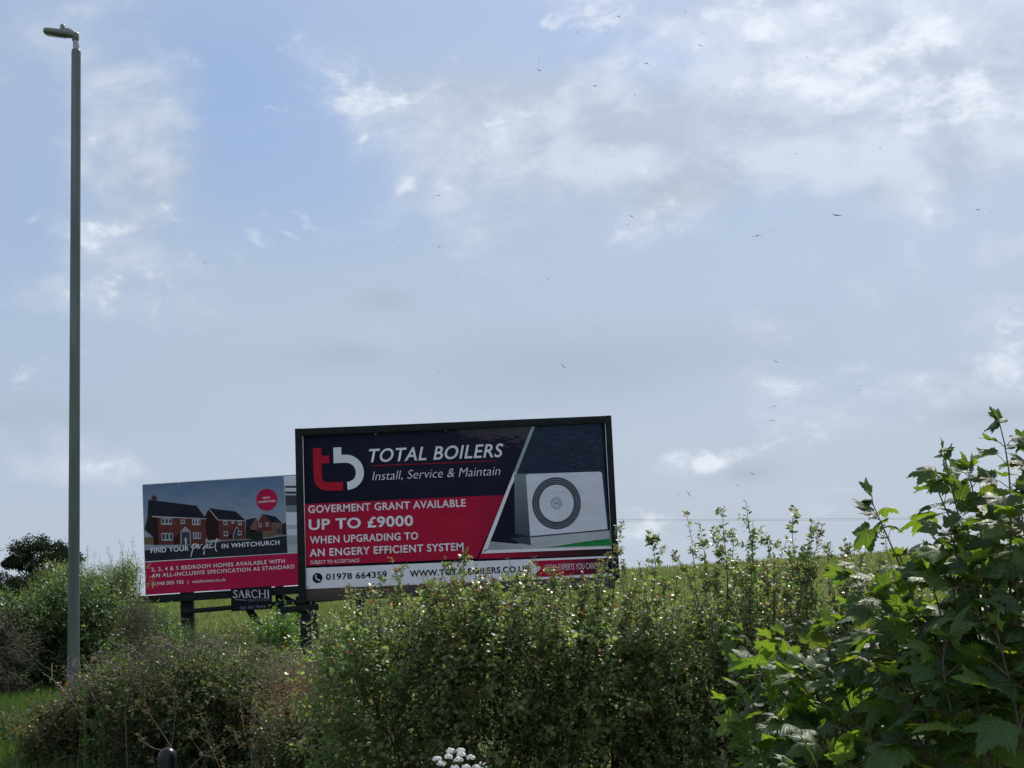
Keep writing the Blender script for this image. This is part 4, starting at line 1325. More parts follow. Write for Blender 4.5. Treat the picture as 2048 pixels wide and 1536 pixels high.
def bush_thing(name, label, cat, u0, u1, Y, dy, rows, n, leaf, tmpl, mats, group=None, stem='bark', low=0.0, shoots=(), nleaf=(10, 16), length=(.3, .7), trunk_n=8, hollow=.3, tipmi=None, z_add=0.0, extra=None):
    """rows: [(photo column, photo row of the top), ...]"""
    x0, x1 = px_x(u0, Y), px_x(u1, Y)
    xc = (x0 + x1) / 2
    g = float(ground(xc, Y))
    org = np.array([xc, Y, g])
    us = [r[0] for r in rows]; zs = [P(r[0], r[1], Y).z for r in rows]
    def top(x, y):
        return float(np.interp(1024 + x / Y * FPX, us, zs)) + wob1(x * 2, u0 * .01, .10) - .18 * ((y - Y) / max(dy, .1)) ** 2
    o = empty(name, org, label, cat, group)
    lb, sb = Buf(), Buf()
    mass_bush(lb, sb, x0, x1, Y - dy, Y + dy, g + low, top, int(n * 1.9), leaf, tmpl, nleaf, length, 0, tipmi, .15, hollow=hollow, r0=.0022)
    trunks(sb, x0, x1, Y - dy * .5, Y + dy * .5, top, trunk_n, .025, .2)
    for (tu, tv) in shoots:
        tip = np.array(P(tu, tv, Y)); bs = np.array(P(tu + rng.normal(0, 12), tv + rng.uniform(70, 110), Y))
        pts = curve_pts(bs, tip, 7, 0, .03)
        leafy_shoot(lb, sb, pts, rng.integers(30, 44), leaf * 1.05, tmpl, 0, .05, .006, .002, 1, .4, .3)
    if extra: extra(lb, sb)
    for bb in (lb, sb):
        for i in range(len(bb.v)): bb.v[i] = bb.v[i] - org
    lb.build('foliage', mats, o)
    sb.build('branches', M[stem], o)
    return o


def build_left():
    bush_thing('hedge_bush', 'dark green hedge bush with dead patches at the left edge, left of the lamp column', 'bush', -160, 70, 24.6, .8, [(-160, 1205), (0, 1196), (40, 1190), (70, 1190)], 900, .068, T_OV, [M['dark_leaf'], M['willow']], 'roadside hedge bushes left of the billboards', tipmi=1)
    bush_thing('hedge_bush', 'dark green hedge bush directly behind the lamp column', 'bush', 60, 205, 25.5, .8, [(60, 1200), (100, 1165), (140, 1145), (205, 1170)], 800, .068, T_OV, [M['dark_leaf'], M['willow']], 'roadside hedge bushes left of the billboards', tipmi=1)
    bush_thing('hedge_bush', 'dark hedge bush between the lamp column and the legs of the houses billboard', 'bush', 195, 340, 31, .8, [(195, 1190), (260, 1200), (300, 1225), (340, 1245)], 560, .062, T_OV, [M['dark_leaf'], M['bramble']], 'roadside hedge bushes left of the billboards', tipmi=1)
    # pale saplings
    sap = [(60, 150, 34, [(60, 1165), (110, 1120), (150, 1135)], [(95, 1125), (118, 1118), (140, 1112)], 'pale green willow shrub half hidden by the lamp column'),
           (150, 225, 34, [(150, 1150), (185, 1128), (225, 1140)], [(176, 1092), (163, 1118), (190, 1104), (200, 1115)], 'pale green willow shrub just right of the lamp column'),
           (222, 246, 34.5, [(220, 1140), (250, 1122), (300, 1120)], [(214, 1093), (238, 1081), (225, 1108), (248, 1088), (266, 1075), (258, 1095), (266, 1102)], 'pale green willow shrub with the tallest shoots, at the left edge of the houses billboard')]
    for (u0, u1, Y, rows, sh, lab) in sap:
        bush_thing('willow_shrub', lab, 'shrub', u0, u1, Y, .6, rows, 520, .09, T_LAN, [M['willow']], 'willow shrubs beside the houses billboard', shoots=sh, nleaf=(12, 20))
    # dead brush
    def brush(label, u0, u1, Y, rows, n, green, mat='dead', name='dead_bush', lmat='bramble', leaf=.05, dy=.5, L=(.3, .9), r=.004):
        x0, x1 = px_x(u0, Y), px_x(u1, Y); xc = (x0 + x1) / 2
        g = float(ground(xc, Y)); org = np.array([xc, Y, g])
        us = [q[0] for q in rows]; zs = [P(q[0], q[1], Y).z for q in rows]
        o = empty(name, org, label, 'bush')
        lb, sb = Buf(), Buf()
        for i in range(n):
            x = rng.uniform(x0, x1); y = rng.uniform(Y - dy, Y + dy)
            zt = float(np.interp(1024 + x / Y * FPX, us, zs)) + wob1(x * 3, u0, .08)
            z = g + (zt - g) * rng.random() ** .7
            d = nrm(rng.normal(0, 1, 3) * np.array([1, .7, .6]) + np.array([0, 0, .5]))
            ln = rng.uniform(*L)
            a = np.array([x, y, z]) - d * ln * .5; b = a + d * ln
            ov = max(a[2], b[2]) - (zt + .1)
            if ov > 0: a[2] -= ov; b[2] -= ov
            p = curve_pts(a, b, 6, rng.normal(0, .12), .10)
            sb.tube(p, np.linspace(r, r * .4, 6), 4)
            for q in range(2):
                j = rng.integers(1, 5); e = p[j] + rng.normal(0, .12, 3)
                sb.tube(np.array([p[j], (p[j] + e) / 2 + rng.normal(0, .01, 3), e]), [r * .5, r * .4, r * .25], 3)
            if rng.random() < green:
                leafy_shoot(lb, None, p, rng.integers(6, 14), leaf, T_OV, 0)
        for bb in (lb, sb):
            for i in range(len(bb.v)): bb.v[i] = bb.v[i] - org
        if lb.v: lb.build('foliage', M[lmat], o)
        sb.build('branches', M[mat], o)
        return o
    brush('purplish brown dead bush between the lamp column and the houses billboard legs', 185, 310, 27, [(185, 1240), (230, 1200), (285, 1208), (310, 1225)], 420, .35, lmat='dark_leaf')
    brush('greyish dead bush at the left picture edge in front of the dark hedge', -60, 50, 23.4, [(-60, 1235), (0, 1222), (50, 1260)], 200, .5, lmat='dark_leaf')
    # nettles and weeds round the legs
    def weeds(label, u0, u1, Y, rows, n, leaf, mat, name='nettle_clump', cat='plants', tm=T_OV, dy=.5, nl=(16, 26)):
        x0, x1 = px_x(u0, Y), px_x(u1, Y); xc = (x0 + x1) / 2
        g = float(ground(xc, Y)); org = np.array([xc, Y, g])
        us = [q[0] for q in rows]; zs = [P(q[0], q[1], Y).z for q in rows]
        o = empty(name, org, label, cat)
        lb, sb = Buf(), Buf()
        for i in range(n):
            x = rng.uniform(x0, x1); y = rng.uniform(Y - dy, Y + dy)
            gg = float(ground(x, y))
            zt = float(np.interp(1024 + x / Y * FPX, us, zs)) * rng.uniform(.93, 1.03)
            zt = gg + (zt - gg) * rng.uniform(.55, 1.05)
            p = curve_pts((x, y, gg - .03), (x + rng.normal(0, .08), y + rng.normal(0, .08), zt), 6, 0, .03)
            leafy_shoot(lb, sb, p, rng.integers(*nl), leaf, tm, 0, .1, .004, .0015, droop=.35)
        for bb in (lb, sb):
            for i in range(len(bb.v)): bb.v[i] = bb.v[i] - org
        lb.build('foliage', M[mat], o); sb.build('stems', M['green_stem'], o)
    weeds('bright green nettles left of the thick leg of the houses billboard', 288, 352, 30, [(288, 1245), (302, 1212), (335, 1214), (352, 1235)], 110, .09, 'nettle')
    weeds('dark green nettles around the brace of the houses billboard, left of the near billboard leg', 505, 598, 33, [(505, 1240), (530, 1215), (560, 1200), (598, 1240)], 170, .09, 'nettle')
    weeds('leafy weeds right of the left leg of the near billboard', 622, 700, 27, [(622, 1235), (660, 1215), (700, 1205)], 90, .07, 'willow', 'weed_clump', 'plants')
    weeds('tall dark green weeds between the thick leg and the brace of the houses billboard', 400, 500, 34, [(400, 1265), (450, 1240), (500, 1250)], 110, .08, 'bramble', 'weed_clump', 'plants')
    weeds('pale green weeds beside the left leg of the near billboard', 560, 640, 25, [(560, 1300), (600, 1285), (640, 1290)], 110, .06, 'willow', 'weed_clump', 'plants')
    weeds('dense dark weeds behind the thicket, under the left end of the houses billboard', 330, 420, 31, [(330, 1255), (375, 1240), (420, 1258)], 150, .075, 'dark_leaf', 'weed_clump', 'plants')
    weeds('yellow green weeds under the middle of the houses billboard', 430, 560, 38, [(430, 1240), (500, 1228), (560, 1236)], 150, .08, 'willow', 'weed_clump', 'plants')
    weeds('mixed green weeds between the legs of the houses billboard', 385, 520, 29, [(385, 1275), (450, 1262), (520, 1265)], 110, .06, 'bramble', 'weed_clump', 'plants')
    # thicket in front
    bush_thing('bramble_bush', 'bramble bush with orange tinged leaves at the foot of the lamp column', 'bush', 75, 235, 17, .6, [(75, 1440), (110, 1390), (150, 1350), (190, 1345), (235, 1330)], 460, .062, T_OV, [M['bramble'], M['orange_leaf']], 'brambles in the verge thicket', tipmi=1, hollow=.4, length=(.2, .5))
    bush_thing('bramble_bush', 'dull green bramble bush behind the black bollard', 'bush', 225, 410, 16.2, .6, [(225, 1330), (300, 1318), (410, 1310)], 560, .055, T_OV, [M['bramble'], M['dark_leaf']], 'brambles in the verge thicket', tipmi=1, hollow=.3, length=(.2, .5))
    bush_thing('bramble_bush', 'dark bramble bush below the thick leg of the houses billboard', 'bush', 400, 560, 16.5, .6, [(400, 1318), (470, 1320), (560, 1345)], 480, .055, T_OV, [M['bramble'], M['dark_leaf']], 'brambles in the verge thicket', tipmi=1, hollow=.3, length=(.2, .5))
    bush_thing('bramble_bush', 'bramble bush with yellow green leaves between the thicket and the hawthorn hedge', 'bush', 530, 700, 13.8, .5, [(530, 1405), (620, 1400), (700, 1395)], 430, .055, T_OV, [M['bramble'], M['willow']], 'brambles in the verge thicket', tipmi=1, hollow=.3, length=(.2, .5))
    brush('tangle of dry brown stalks over the brambles right of the lamp column base', 165, 420, 16.8, [(165, 1335), (250, 1295), (330, 1288), (420, 1288)], 430, .6, 'dry', 'dry_thicket', dy=.75, L=(.3, .9), r=.0045)
    brush('tangle of dry tan stalks below the near billboard leg', 400, 690, 17.2, [(400, 1292), (500, 1300), (600, 1330), (690, 1350)], 430, .6, 'dry', 'dry_thicket', lmat='willow', dy=.75, L=(.3, .9), r=.0045)
    weeds('ragged green weeds sticking up from the brambles right of the lamp column', 165, 420, 16.4, [(165, 1325), (215, 1275), (250, 1305), (300, 1262), (340, 1290), (385, 1268), (420, 1300)], 130, .05, 'nettle', 'weed_clump', 'plants', dy=.6)
    weeds('ragged pale weeds sticking up from the brambles below the thick billboard leg', 420, 680, 16.4, [(420, 1295), (455, 1262), (500, 1300), (540, 1275), (600, 1310), (640, 1285), (680, 1300)], 130, .05, 'willow', 'weed_clump', 'plants', dy=.6)
    weeds('leafy green weeds in the grass at the lower left, left of the lamp column', -20, 110, 18.5, [(-20, 1395), (40, 1410), (80, 1395), (110, 1380)], 90, .06, 'bramble', 'weed_clump', 'plants', dy=.8)
    # reddish sorrel in seed
    x0, x1, Y = px_x(525, 15), px_x(690, 15), 14.6
    org = np.array([(x0 + x1) / 2, Y, float(ground((x0 + x1) / 2, Y))])
    o = empty('sorrel_clump', org, 'rusty red sorrel gone to seed under the left leg of the near billboard', 'plants')
    lb, sb = Buf(), Buf()
    for i in range(150):
        x = rng.uniform(x0, x1); y = Y + rng.normal(0, .5); gg = float(ground(x, y))
        zt = P(1024 + x / Y * FPX, 1305 + 25 * abs(rng.normal()) + max(0, (600 - (1024 + x / Y * FPX))) * .3, Y).z
        p = curve_pts((x, y, gg), (x + rng.normal(0, .12), y + rng.normal(0, .1), zt), 6, 0, .04)
        leafy_shoot(lb, sb, p, 46, .022, T_OV, 0, .5, .003, .001, taper=.5)
    for bb in (lb, sb):
        for i in range(len(bb.v)): bb.v[i] = bb.v[i] - org
    lb.build('seed_heads', M['sorrel'], o); sb.build('stems', M['dry'], o)


build_left()


def build_oak():
    Y = 130.0
    foot = P(88, 1215, Y)
    fx = foot.x; g = float(ground(fx, Y)); org = np.array([fx, Y, g])
    o = empty('oak_tree', org, 'dark round headed tree far off behind the hedge on the left', 'tree')
    lb, sb = Buf(), Buf()
    clumps = [(45, 1098, 1.4), (62, 1088, 1.5), (80, 1084, 1.5), (98, 1086, 1.4), (118, 1092, 1.4), (134, 1100, 1.2), (30, 1112, 1.1), (20, 1120, .8), (55, 1112, 1.3), (100, 1106, 1.2), (122, 1112, 1.3),
              (38, 1124, 1.0), (112, 1128, 1.3), (66, 1124, .8), (140, 1118, 1.1), (86, 1142, 1.0), (104, 1148, 1.2), (125, 1140, 1.2), (75, 1158, .9), (92, 1170, 1.0), (150, 1110, 1.1)]
    trunk = curve_pts((fx, Y, g - .3), np.array(P(86, 1135, Y)), 8, 0, .03)
    sb.tube(trunk, np.linspace(.35, .16, 8), 8)
    for (u, v, r) in clumps:
        yy = Y + rng.normal(0, 1.8)
        c = np.array(P(u - 6, v + 8, yy))
        j = rng.integers(4, 8)
        sb.tube(curve_pts(trunk[j], c, 6, .05, .05), np.linspace(.12, .03, 6), 5)
        for s in range(7):
            cc = c + rng.normal(0, 1, 3) * r * np.array([.34, .5, .22])
            n = 120
            d = rng.normal(0, 1, (n, 3)); p = cc + d * r * np.array([.21, .21, .14])
            lb.inst(*T_OV, frames(rng.normal(0, 1, (n, 3)), np.array([0, 0, 1.0]) + rng.normal(0, .6, (n, 3))), p, rng.uniform(.12, .24, n))
    for bb in (lb, sb):
        for i in range(len(bb.v)): bb.v[i] = bb.v[i] - org
    lb.build('crown', M['oak'], o); sb.build('trunk', M['bark'], o)
    # lower far bush mass left of the oak
    fx = P(30, 1200, 120).x; g = float(ground(fx, 120)); org = np.array([fx, 120, g])
    o = empty('far_bush', org, 'dark rounded thicket far off at the left edge, below the round headed tree', 'bush')
    lb, sb = Buf(), Buf()
    for k in range(60):
        u = rng.uniform(-60, 110)
        top = np.interp(u, [-60, 0, 60, 110], [1146, 1143, 1146, 1170])
        c = np.array(P(u, rng.uniform(top + 8, 1195), 120 + rng.normal(0, 1)))
        n = 260
        lb.inst(*T_OV, frames(rng.normal(0, 1, (n, 3)), np.array([0, 0, 1.0]) + rng.normal(0, .6, (n, 3))), c + rng.normal(0, 1, (n, 3)) * np.array([.4, .4, .22]), rng.uniform(.12, .22, n))
    for k in range(12):
        x = org[0] + rng.uniform(-2.5, 2.5)
        sb.tube(curve_pts((x, 120, g - .2), (x + rng.normal(0, .4), 120, g + 1.6), 5), np.linspace(.08, .03, 5), 5)
    for bb in (lb, sb):
        for i in range(len(bb.v)): bb.v[i] = bb.v[i] - org
    lb.build('foliage', M['oak'], o); sb.build('branches', M['bark'], o)


build_oak()

# ---------------------------------------------------------------- grass
def blades(n, xy, h, w, mat, name, lean=.35, group=None):
    x, y = xy
    z = ground(x, y)
    th = rng.uniform(0, 2 * np.pi, n)
    hh = h * rng.uniform(.5, 1.25, n)
    V0 = np.array([(-.5, 0, 0), (.5, 0, 0), (-.36, .12, .5), (.36, .12, .5), (0, .42, 1)])
    F = [(0, 1, 3), (0, 3, 2), (2, 3, 4)]
    c, s = np.cos(th), np.sin(th)
    Rm = np.zeros((n, 3, 3)); Rm[:, 0, 0] = c; Rm[:, 0, 1] = -s; Rm[:, 1, 0] = s; Rm[:, 1, 1] = c; Rm[:, 2, 2] = 1
    b = Buf()
    sc = np.stack([w * rng.uniform(.6, 1.3, n), hh * lean * 2 * rng.uniform(.2, 1.5, n), hh], 1)
    b.inst(V0, F, Rm, np.stack([x, y, z - .02], 1), sc)
    o = b.build(name, mat)
    tag(o, kind='stuff')
    return o


def build_grass():
    n = 70000
    y = rng.uniform(13, 27, n); u = rng.uniform(-420, 380, n)
    o = blades(n, (px_x(u, y), y), .2, .009, M['grass'], 'grass')
    tag(o, 'long bright green grass of the verge at the lower left', 'grass')
    n = 42000
    y = rng.uniform(22, 46, n); u = rng.uniform(200, 980, n)
    o = blades(n, (px_x(u, y), y), .36, .012, M['tall_grass'], 'tall_grass')
    tag(o, 'tall pale meadow grass growing around the billboard legs', 'grass')
    n = 190000
    y = 34 + 60 * rng.random(n) ** .9; x = rng.uniform(-38, 62, n)
    o = blades(n, (x, y), .26, .045, M['crop'], 'field_grass')
    tag(o, 'green grass crop covering the field slope behind the billboards and hedge', 'grass')


build_grass()

# ---------------------------------------------------------------- umbels: white hogweed and dry stalks
def dome_cluster(b, c, r, n, fl, mi=0, up=(0, 0, 1)):
    """lumpy cap of small florets"""
    d = rng.normal(0, 1, (n, 3)); d[:, 2] = np.abs(d[:, 2]) * .9 - .15
    d = nrm(d)
    p = np.asarray(c) + d * r * np.array([1, 1, .8]) * rng.uniform(.78, 1.12, (n, 1))
    tv = np.array([(0, 0, .35), (1, 0, 0), (.5, .87, 0), (-.5, .87, 0), (-1, 0, 0), (-.5, -.87, 0), (.5, -.87, 0)])
    tf = [(0, 1, 2), (0, 2, 3), (0, 3, 4), (0, 4, 5), (0, 5, 6), (0, 6, 1)]
    t = nrm(np.cross(d, np.array([.2, .5, 1.0])))
    b.inst(tv, tf, frames(t, d), p, fl * rng.uniform(.7, 1.3, n), mi)


def hogweed(label, u, v, Y, rad, nU, seed):
    c = np.array(P(u, v, Y))
    foot = np.array([c[0] + .05, Y + .1, float(ground(c[0], Y))])
    o = empty('hogweed', foot, label, 'flower', 'white hogweed flowers')
    sb = Buf()
    hub = c - np.array([0, 0, rad * .75])
    sb.tube(curve_pts(foot, hub, 8, 0, .02) - foot, np.linspace(.008, .004, 8), 8)
    pos = []
    for i in range(nU):
        r = math.sqrt((i + .5) / nU); a = i * 2.4
        pos.append(c + np.array([rad * r * math.cos(a), rad * r * math.sin(a), 0]))
        q_ = pos[-1] - c; n_ = -rad * .30 * r * r + rng.normal(0, .004); ct, st = math.cos(R(38)), math.sin(R(38))
        pos[-1] = c + np.array([q_[0], q_[1] * ct - n_ * st, q_[1] * st + n_ * ct])
    for p in pos:
        sb.tube(np.array([hub, hub * .4 + p * .6 + np.array([0, 0, -.006]), p]) - foot, [.0016, .0013, .001], 4)
    sb.build('stem', M['green_stem'], o, smooth=True)
    for p in pos:
        b = Buf(); dome_cluster(b, (0, 0, 0), rad * .19, 75, rad * .05)
        # short pedicels give it depth
        q = b.build('umbellet', M['floret'], o)
        q.location = Vector(p - foot)
    return o


hogweed('white hogweed flower head in front of the dark hollow of the hedge', 908, 1521, 8.0, .118, 14, 1)
hogweed('small half open hogweed flower head right of the big white one', 964, 1530, 8.1, .03, 7, 2)


def umbel_stalk(label, pts_px, Y, foot_px, branches, col='dry', seed=True):
    """dry cow parsley: a stalk through photo points, branching, with small seed umbels"""
    P0 = np.array([np.array(P(u, v, Y)) for u, v in pts_px])
    g = float(ground(P0[0][0], Y))
    foot = np.array([P0[0][0] + .02, Y + .05, g])
    o = empty('dry_cow_parsley', foot, label, 'plant', 'dry cow parsley stalks in the thicket')
    sb, lb = Buf(), Buf()
    pts = np.concatenate([[foot], P0])
    t = np.linspace(0, len(pts) - 1, len(pts) * 4)
    pp = np.stack([np.interp(t, np.arange(len(pts)), pts[:, i]) for i in range(3)], 1)
    sb.tube(pp - foot, np.linspace(.0042, .0022, len(pp)), 5)
    ends = []
    for (u0, v0, u1, v1) in branches:
        a = np.array(P(u0, v0, Y)); b = np.array(P(u1, v1, Y + rng.normal(0, .06)))
        c = curve_pts(a, b, 6, .04, .03)
        sb.tube(c - foot, np.linspace(.0026, .0014, 6), 4)
        ends.append((c[-1], c[-1] - c[-2]))
    ends.append((pp[-1], pp[-1] - pp[-2]))
    for e, d in ends:
        lb = Buf()
        d = nrm(d + np.array([0, 0, .2 * np.linalg.norm(d)]))
        for k in range(9):
            q = nrm(d + rng.normal(0, .5, 3))
            f = e + q * rng.uniform(.03, .06)
            sb.tube(np.array([e, (e + f) / 2, f]) - foot, [.0011, .0009, .0008], 3)
            n = 12
            lb.inst(*T_LAN, frames(nrm(q + rng.normal(0, .7, (n, 3))), rng.normal(0, 1, (n, 3))), np.repeat(f[None] - foot, n, 0), rng.uniform(.010, .018, n))
        lb.build('seed_head', M['seed'], o)
    sb.build('stem', M['dry'], o)


umbel_stalk('pale dry stalk bending left from behind the black bollard', [(341, 1492), (322, 1462), (300, 1430)], 12.2, None, [(300, 1430), ] and [(300, 1430, 280, 1413), (322, 1462, 335, 1430), (300, 1430, 300, 1400)])
umbel_stalk('dry forked stalk rising straight up behind the black bollard', [(343, 1492), (348, 1455), (351, 1420)], 12.3, None, [(351, 1420, 330, 1406), (351, 1420, 369, 1396), (352, 1452, 378, 1440), (351, 1420, 350, 1392)])
umbel_stalk('short dry stalk curling left of the bollard top', [(322, 1500), (308, 1497), (292, 1488)], 12.25, None, [(308, 1497, 305, 1512), (292, 1488, 284, 1476)])
umbel_stalk('dry cow parsley with spread seed heads right of the bollard', [(440, 1536), (420, 1490), (412, 1450)], 12.6, None, [(420, 1490, 450, 1462), (420, 1490, 395, 1470), (440, 1536, 480, 1495), (412, 1450, 400, 1425), (430, 1510, 470, 1480)])
umbel_stalk('dry cow parsley leaning right over the dark brambles', [(380, 1536), (405, 1512), (440, 1490)], 12.4, None, [(405, 1512, 385, 1480), (440, 1490, 465, 1470), (405, 1512, 440, 1520)])
umbel_stalk('dry cow parsley standing among the tan stalks below the near billboard', [(560, 1480), (555, 1420), (548, 1375)], 14.0, None, [(555, 1420, 585, 1390), (555, 1420, 530, 1395), (560, 1460, 600, 1430), (548, 1375, 535, 1350), (560, 1450, 525, 1425)])
umbel_stalk('dry cow parsley at the left end of the hawthorn hedge', [(640, 1500), (630, 1440), (622, 1400)], 13.5, None, [(630, 1440, 655, 1415), (630, 1440, 600, 1418), (638, 1470, 600, 1455), (622, 1400, 640, 1380)])
umbel_stalk('tall dry stalk arching over the bramble at the lamp column', [(250, 1420), (262, 1370), (290, 1330)], 15.0, None, [(262, 1370, 240, 1340), (262, 1370, 300, 1355), (290, 1330, 315, 1310)])

# a timber rail end sticking out of the hedge
a = np.array(P(660, 1368, 11.6)); b_ = np.array(P(760, 1366, 11.6))
o = empty('fence_rail', tuple((a + b_) / 2 * np.array([1, 1, 0]) + np.array([0, 0, float(ground(a[0], 11.6))])), 'short weathered timber rail end poking out of the left end of the hawthorn hedge', 'fence')
off = np.array(o.location)
bb = Buf(); bb.beam(a - off, b_ - off, .055, .05); bb.build('rail', M['rail'], o, bevel=.004)
bb = Buf(); bb.beam(np.array([b_[0] - .02, 11.67, off[2] - .2]) - off, np.array([b_[0] - .02, 11.67, b_[2] + .1]) - off, .08, .08); bb.build('post', M['rail'], o, bevel=.004)

# ---------------------------------------------------------------- overhead cables
for k, (v0, v1, lab) in enumerate(((1033, 1037, 'thin overhead cable crossing the sky right of the billboard, the upper one'), (1036.5, 1039.5, 'thin overhead cable crossing the sky just under its twin'))):
    A = np.array(P(420, v0 + 1, 118)); B = np.array(P(2500, v1 - 12, 118))
    org = (A + B) / 2
    t = np.linspace(0, 1, 40)[:, None]
    pts = A * (1 - t) + B * t; pts[:, 2] -= .35 * 4 * t[:, 0] * (1 - t[:, 0])
    bb = Buf(); bb.tube(pts - org, .011, 5)
    o = bb.build('overhead_cable', M['cable']); o.location = org
    tag(o, lab, 'cable', 'overhead cables')

# ---------------------------------------------------------------- birds
def bird_mesh(name, mats, dihedral, sweep, bend):
    b = Buf()
    b.v = []
    prof = [(-.26, .01, 0), (-.2, .035, 0), (-.08, .07, 0), (.06, .075, .0), (.15, .05, .008), (.21, .042, .015), (.25, .02, .01), (.28, .004, .005)]
    k = 8
    V, F = [], []
    for (x, r, z) in prof:
        for j in range(k):
            a = j / k * 2 * math.pi
            V.append((r * math.cos(a), x, z + r * .9 * math.sin(a)))
    for i in range(len(prof) - 1):
        for j in range(k):
            F.append((i * k + j, i * k + (j + 1) % k, (i + 1) * k + (j + 1) % k, (i + 1) * k + j))
    b.add(V, F)
    b.add([(-.03, -.2, .005), (.03, -.2, .005), (.09, -.40, 0), (0, -.37, .0), (-.09, -.40, 0), (0, -.3, .018)], [(0, 1, 5), (1, 2, 5), (2, 3, 5), (3, 4, 5), (4, 0, 5), (0, 4, 3, 2, 1)])
    for s in (-1, 1):
        st = [(.04, .13, -.13, 0), (.2, .16, -.12, dihedral * .2), (.36, .18, -.07, dihedral * .36), (.5, .10 - sweep * .3, -.06 - sweep * .4, dihedral * .36 + bend * .14), (.64, -.02 - sweep * .6, -.07 - sweep * .7, dihedral * .36 + bend * .28), (.70, -.08 - sweep * .8, -.09 - sweep * .8, dihedral * .36 + bend * .34)]
        V = []
        for (x, f, r, z) in st:
            V += [(s * x, f, z + .03), (s * x, (f + r) / 2, z + .05), (s * x, r, z + .025), (s * x, (f + r) / 2, z + .022)]
        F = []
        for i in range(len(st) - 1):
            for j in range(4):
                q = (i * 4 + j, i * 4 + (j + 1) % 4, (i + 1) * 4 + (j + 1) % 4, (i + 1) * 4 + j)
                F.append(q if s < 0 else q[::-1])
        b.add(V, F)
    o = b.build(name, mats)
    me = o.data
    bpy.data.objects.remove(o)
    return me


BM = {}
for mk in ('bird_dark', 'bird_pale'):
    BM[mk] = [bird_mesh('bird', M[mk], .12, .12, -.35), bird_mesh('bird', M[mk], .45, .05, .1), bird_mesh('bird', M[mk], -.25, .2, -.6)]

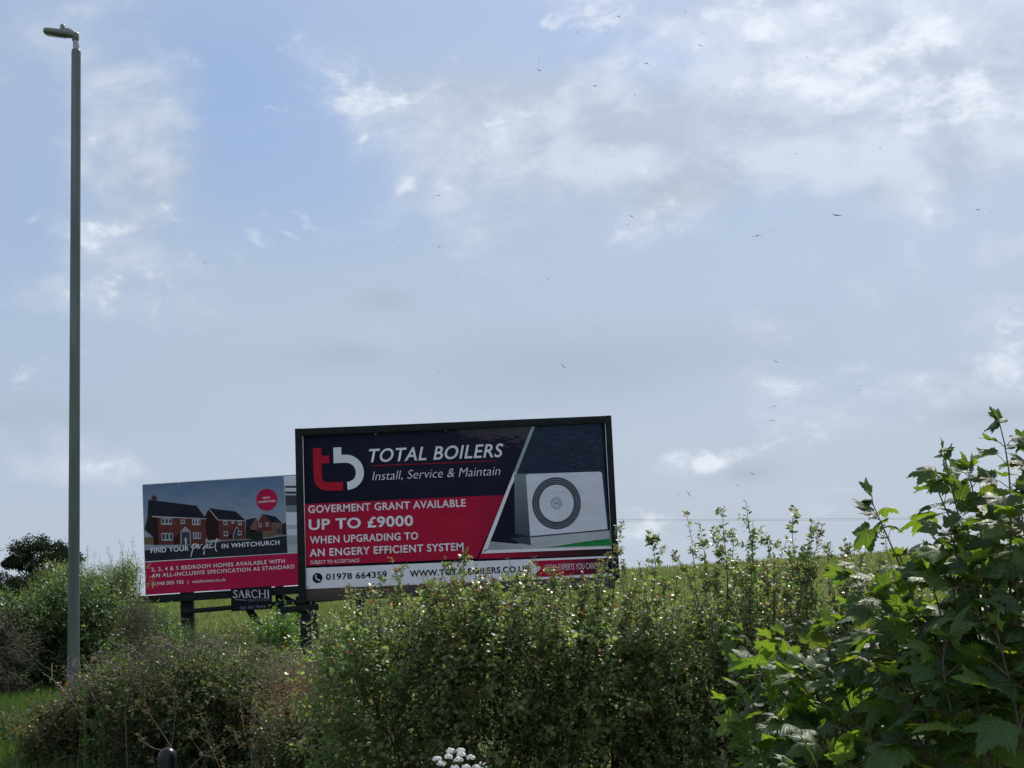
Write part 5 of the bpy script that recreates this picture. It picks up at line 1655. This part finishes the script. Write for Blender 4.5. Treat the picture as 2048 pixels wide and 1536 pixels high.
# (u, v, span px, angle deg in the picture, tone, shape, label)
BIRDS = [
    (1237, 33, 8, -15, 1, 0, 'grey bird close under the top edge of the picture, left of the topmost bird'),
    (1371, 25, 8, 30, 0, 0, 'topmost bird in the sky, wings tilted up to the right'),
    (1154, 65, 7, -40, 1, 0, 'small bird high up, upper left of the cross shaped dark bird'),
    (1405, 66, 7, 40, 1, 0, 'small bird just above a gliding dark one at the left edge of the white puffs'),
    (1401, 91, 12, -22, 0, 0, 'dark gliding bird at the left edge of the white puffs, below a smaller one'),
    (1077, 122, 10, 88, 0, 0, 'dark bird banking with wings straight up and down, high over the big billboard'),
    (1078, 141, 10, -32, 0, 1, 'bird directly below the upright banking dark bird'),
    (1294, 127, 12, -30, 0, 2, 'dark bird with strongly bent wings in the blue gap of the upper sky'),
    (1190, 172, 10, -3, 1, 0, 'grey bird gliding level over the broad middle cloud'),
    (1269, 190, 6, -70, 1, 0, 'small steeply banked bird below the bent winged one'),
    (1425, 176, 7, 20, 1, 0, 'faint bird in front of a bright white cloud top'),
    (1191, 344, 5, 0, 1, 1, 'tiny dot of a bird in the middle of the broad cloud'),
    (1321, 333, 4, 40, 1, 0, 'faintest bird speck on the cloud bank right of centre'),
    (1325, 381, 8, 0, 1, 0, 'pale level bird under the cloud bank right of centre'),
    (1615, 114, 9, -45, 0, 0, 'dark slanted bird among the white puffs at the upper right'),
    (1603, 146, 7, 25, 1, 0, 'faint bird below the dark slanted one among the white puffs'),
    (1920, 218, 8, -55, 0, 0, 'dark steeply banked bird far over on the upper right cloud'),
    (1592, 307, 8, -15, 0, 2, 'dark bird with drooping wings below the white puffs'),
    (1760, 296, 6, -35, 0, 1, 'left of two small dark birds in a row on the right'),
    (1853, 304, 5, -60, 0, 0, 'right of two small dark birds in a row on the right'),
    (1263, 433, 11, -40, 0, 0, 'upper of two birds close together, slanting down to the right'),
    (1256, 449, 7, 42, 0, 0, 'lower of two birds close together, slanting up to the right'),
    (1514, 472, 18, 2, 0, 0, 'broad winged dark bird gliding perfectly level right of centre'),
    (1098, 518, 8, 15, 1, 0, 'pale bird above a close pair over the big billboard'),
    (1221, 543, 7, 35, 1, 0, 'very pale bird in the grey sky right of a close pair'),
    (1097, 558, 9, 35, 0, 0, 'right bird of a close pair over the big billboard'),
    (1081, 562, 7, -8, 0, 0, 'left bird of a close pair over the big billboard'),
    (1198, 654, 8, -28, 0, 0, 'lone bird slanting down right in the open grey sky above the billboard'),
    (1308, 681, 7, 22, 1, 0, 'very pale lone bird above the right corner of the big billboard'),
    (1060, 709, 5, 0, 0, 1, 'tiny dark bird close left of a steeply slanted bird'),
    (1127, 733, 12, -48, 0, 0, 'dark steeply slanted bird nearest above the big billboard'),
    (1673, 431, 21, -9, 0, 0, 'largest bird in the sky, long wings spread wide on the right'),
    (1541, 461, 8, -8, 0, 2, 'small bird just upper right of the level broad winged one'),
    (1957, 420, 13, 4, 0, 1, 'dark bird with raised wings in the trio near the right edge'),
    (1989, 411, 5, 10, 0, 1, 'topmost and smallest bird of the trio near the right edge'),
    (1981, 425, 6, 80, 0, 0, 'upright banking bird of the trio near the right edge'),
    (2019, 619, 6, 5, 0, 0, 'lone small dark bird closest to the right edge of the sky'),
    (1552, 723, 10, -38, 0, 0, 'thin bird slanting down right, in the open sky above the green field'),
    (1717, 781, 10, 12, 0, 0, 'dark gliding bird above the lone sycamore leaf cluster'),
    (1548, 813, 17, 11, 0, 0, 'long winged grey bird tilting up right, the upper of a stacked pair'),
    (1545, 841, 14, -2, 1, 0, 'pale long winged bird, the lower of a stacked pair'),
    (1484, 811, 6, 5, 1, 0, 'pale little bird left of a stacked pair of long winged ones'),
    (1425, 851, 4, 0, 1, 1, 'faint bird speck right of the upper corner of the big billboard'),
    (1795, 886, 7, 3, 0, 0, 'small black bird left of the top sycamore leaves'),
    (1504, 947, 10, -28, 0, 2, 'bird with drooped wings over the small low cloud'),
    (1476, 971, 8, -42, 0, 0, 'slanted bird just below the small low cloud'),
    (1355, 990, 9, -15, 1, 1, 'pale bird beside the steep dark one low over the hawthorn shoots'),
    (1378, 989, 15, -60, 0, 0, 'dark bird banking steeply low over the hawthorn shoots'),
    (877, 391, 9, -8, 1, 0, 'pale bird on the cloud above two birds left of centre'),
    (799, 494, 9, -20, 0, 2, 'black bird with folded wings left of centre in the sky'),
    (878, 494, 10, -28, 0, 0, 'slim bird right of the black folded winged one'),
    (913, 555, 9, 8, 1, 0, 'very faint bird in the grey sky left of centre'),
    (955, 647, 5, 80, 1, 0, 'tiny upright speck of a bird above the title lettering'),
    (927, 663, 4, 0, 1, 0, 'tiny level speck of a bird above the title lettering'),
    (735, 748, 6, 0, 1, 0, 'small level bird above the left part of the big billboard'),
    (877, 743, 10, -32, 1, 0, 'slim bird slanting down just above the big billboard logo'),
    (410, 525, 9, 15, 0, 2, 'black flapping bird alone in the blue sky right of the lamp column'),
    (19, 1076, 8, 40, 0, 1, 'black bird low at the left edge beside the far round headed tree'),
]
for (u, v, span, ang, tone, shp, lab) in BIRDS:
    Y = 1.4 * FPX / span * .88
    o = bpy.data.objects.new('bird', BM['bird_pale' if tone else 'bird_dark'][shp])
    COL.objects.link(o)
    o.location = P(u, v, Y)
    x = Vector((math.cos(R(ang + 2)), rng.uniform(-.3, .3), math.sin(R(ang + 2)))).normalized()
    fwd = Vector((rng.normal(0, .25), rng.choice([-1, 1]), rng.normal(0, .12)))
    fwd = (fwd - x * fwd.dot(x)).normalized()
    z = x.cross(fwd)
    if z.z < 0 and abs(ang) < 80:
        x = -x; z = x.cross(fwd)
    o.matrix_world = Matrix(((x.x, fwd.x, z.x, o.location.x), (x.y, fwd.y, z.y, o.location.y), (x.z, fwd.z, z.z, o.location.z), (0, 0, 0, 1)))
    tag(o, lab, 'bird', 'birds circling in the sky')

scene.cycles.max_bounces = 12
scene.cycles.diffuse_bounces = 7
scene.cycles.glossy_bounces = 2
scene.cycles.transmission_bounces = 8
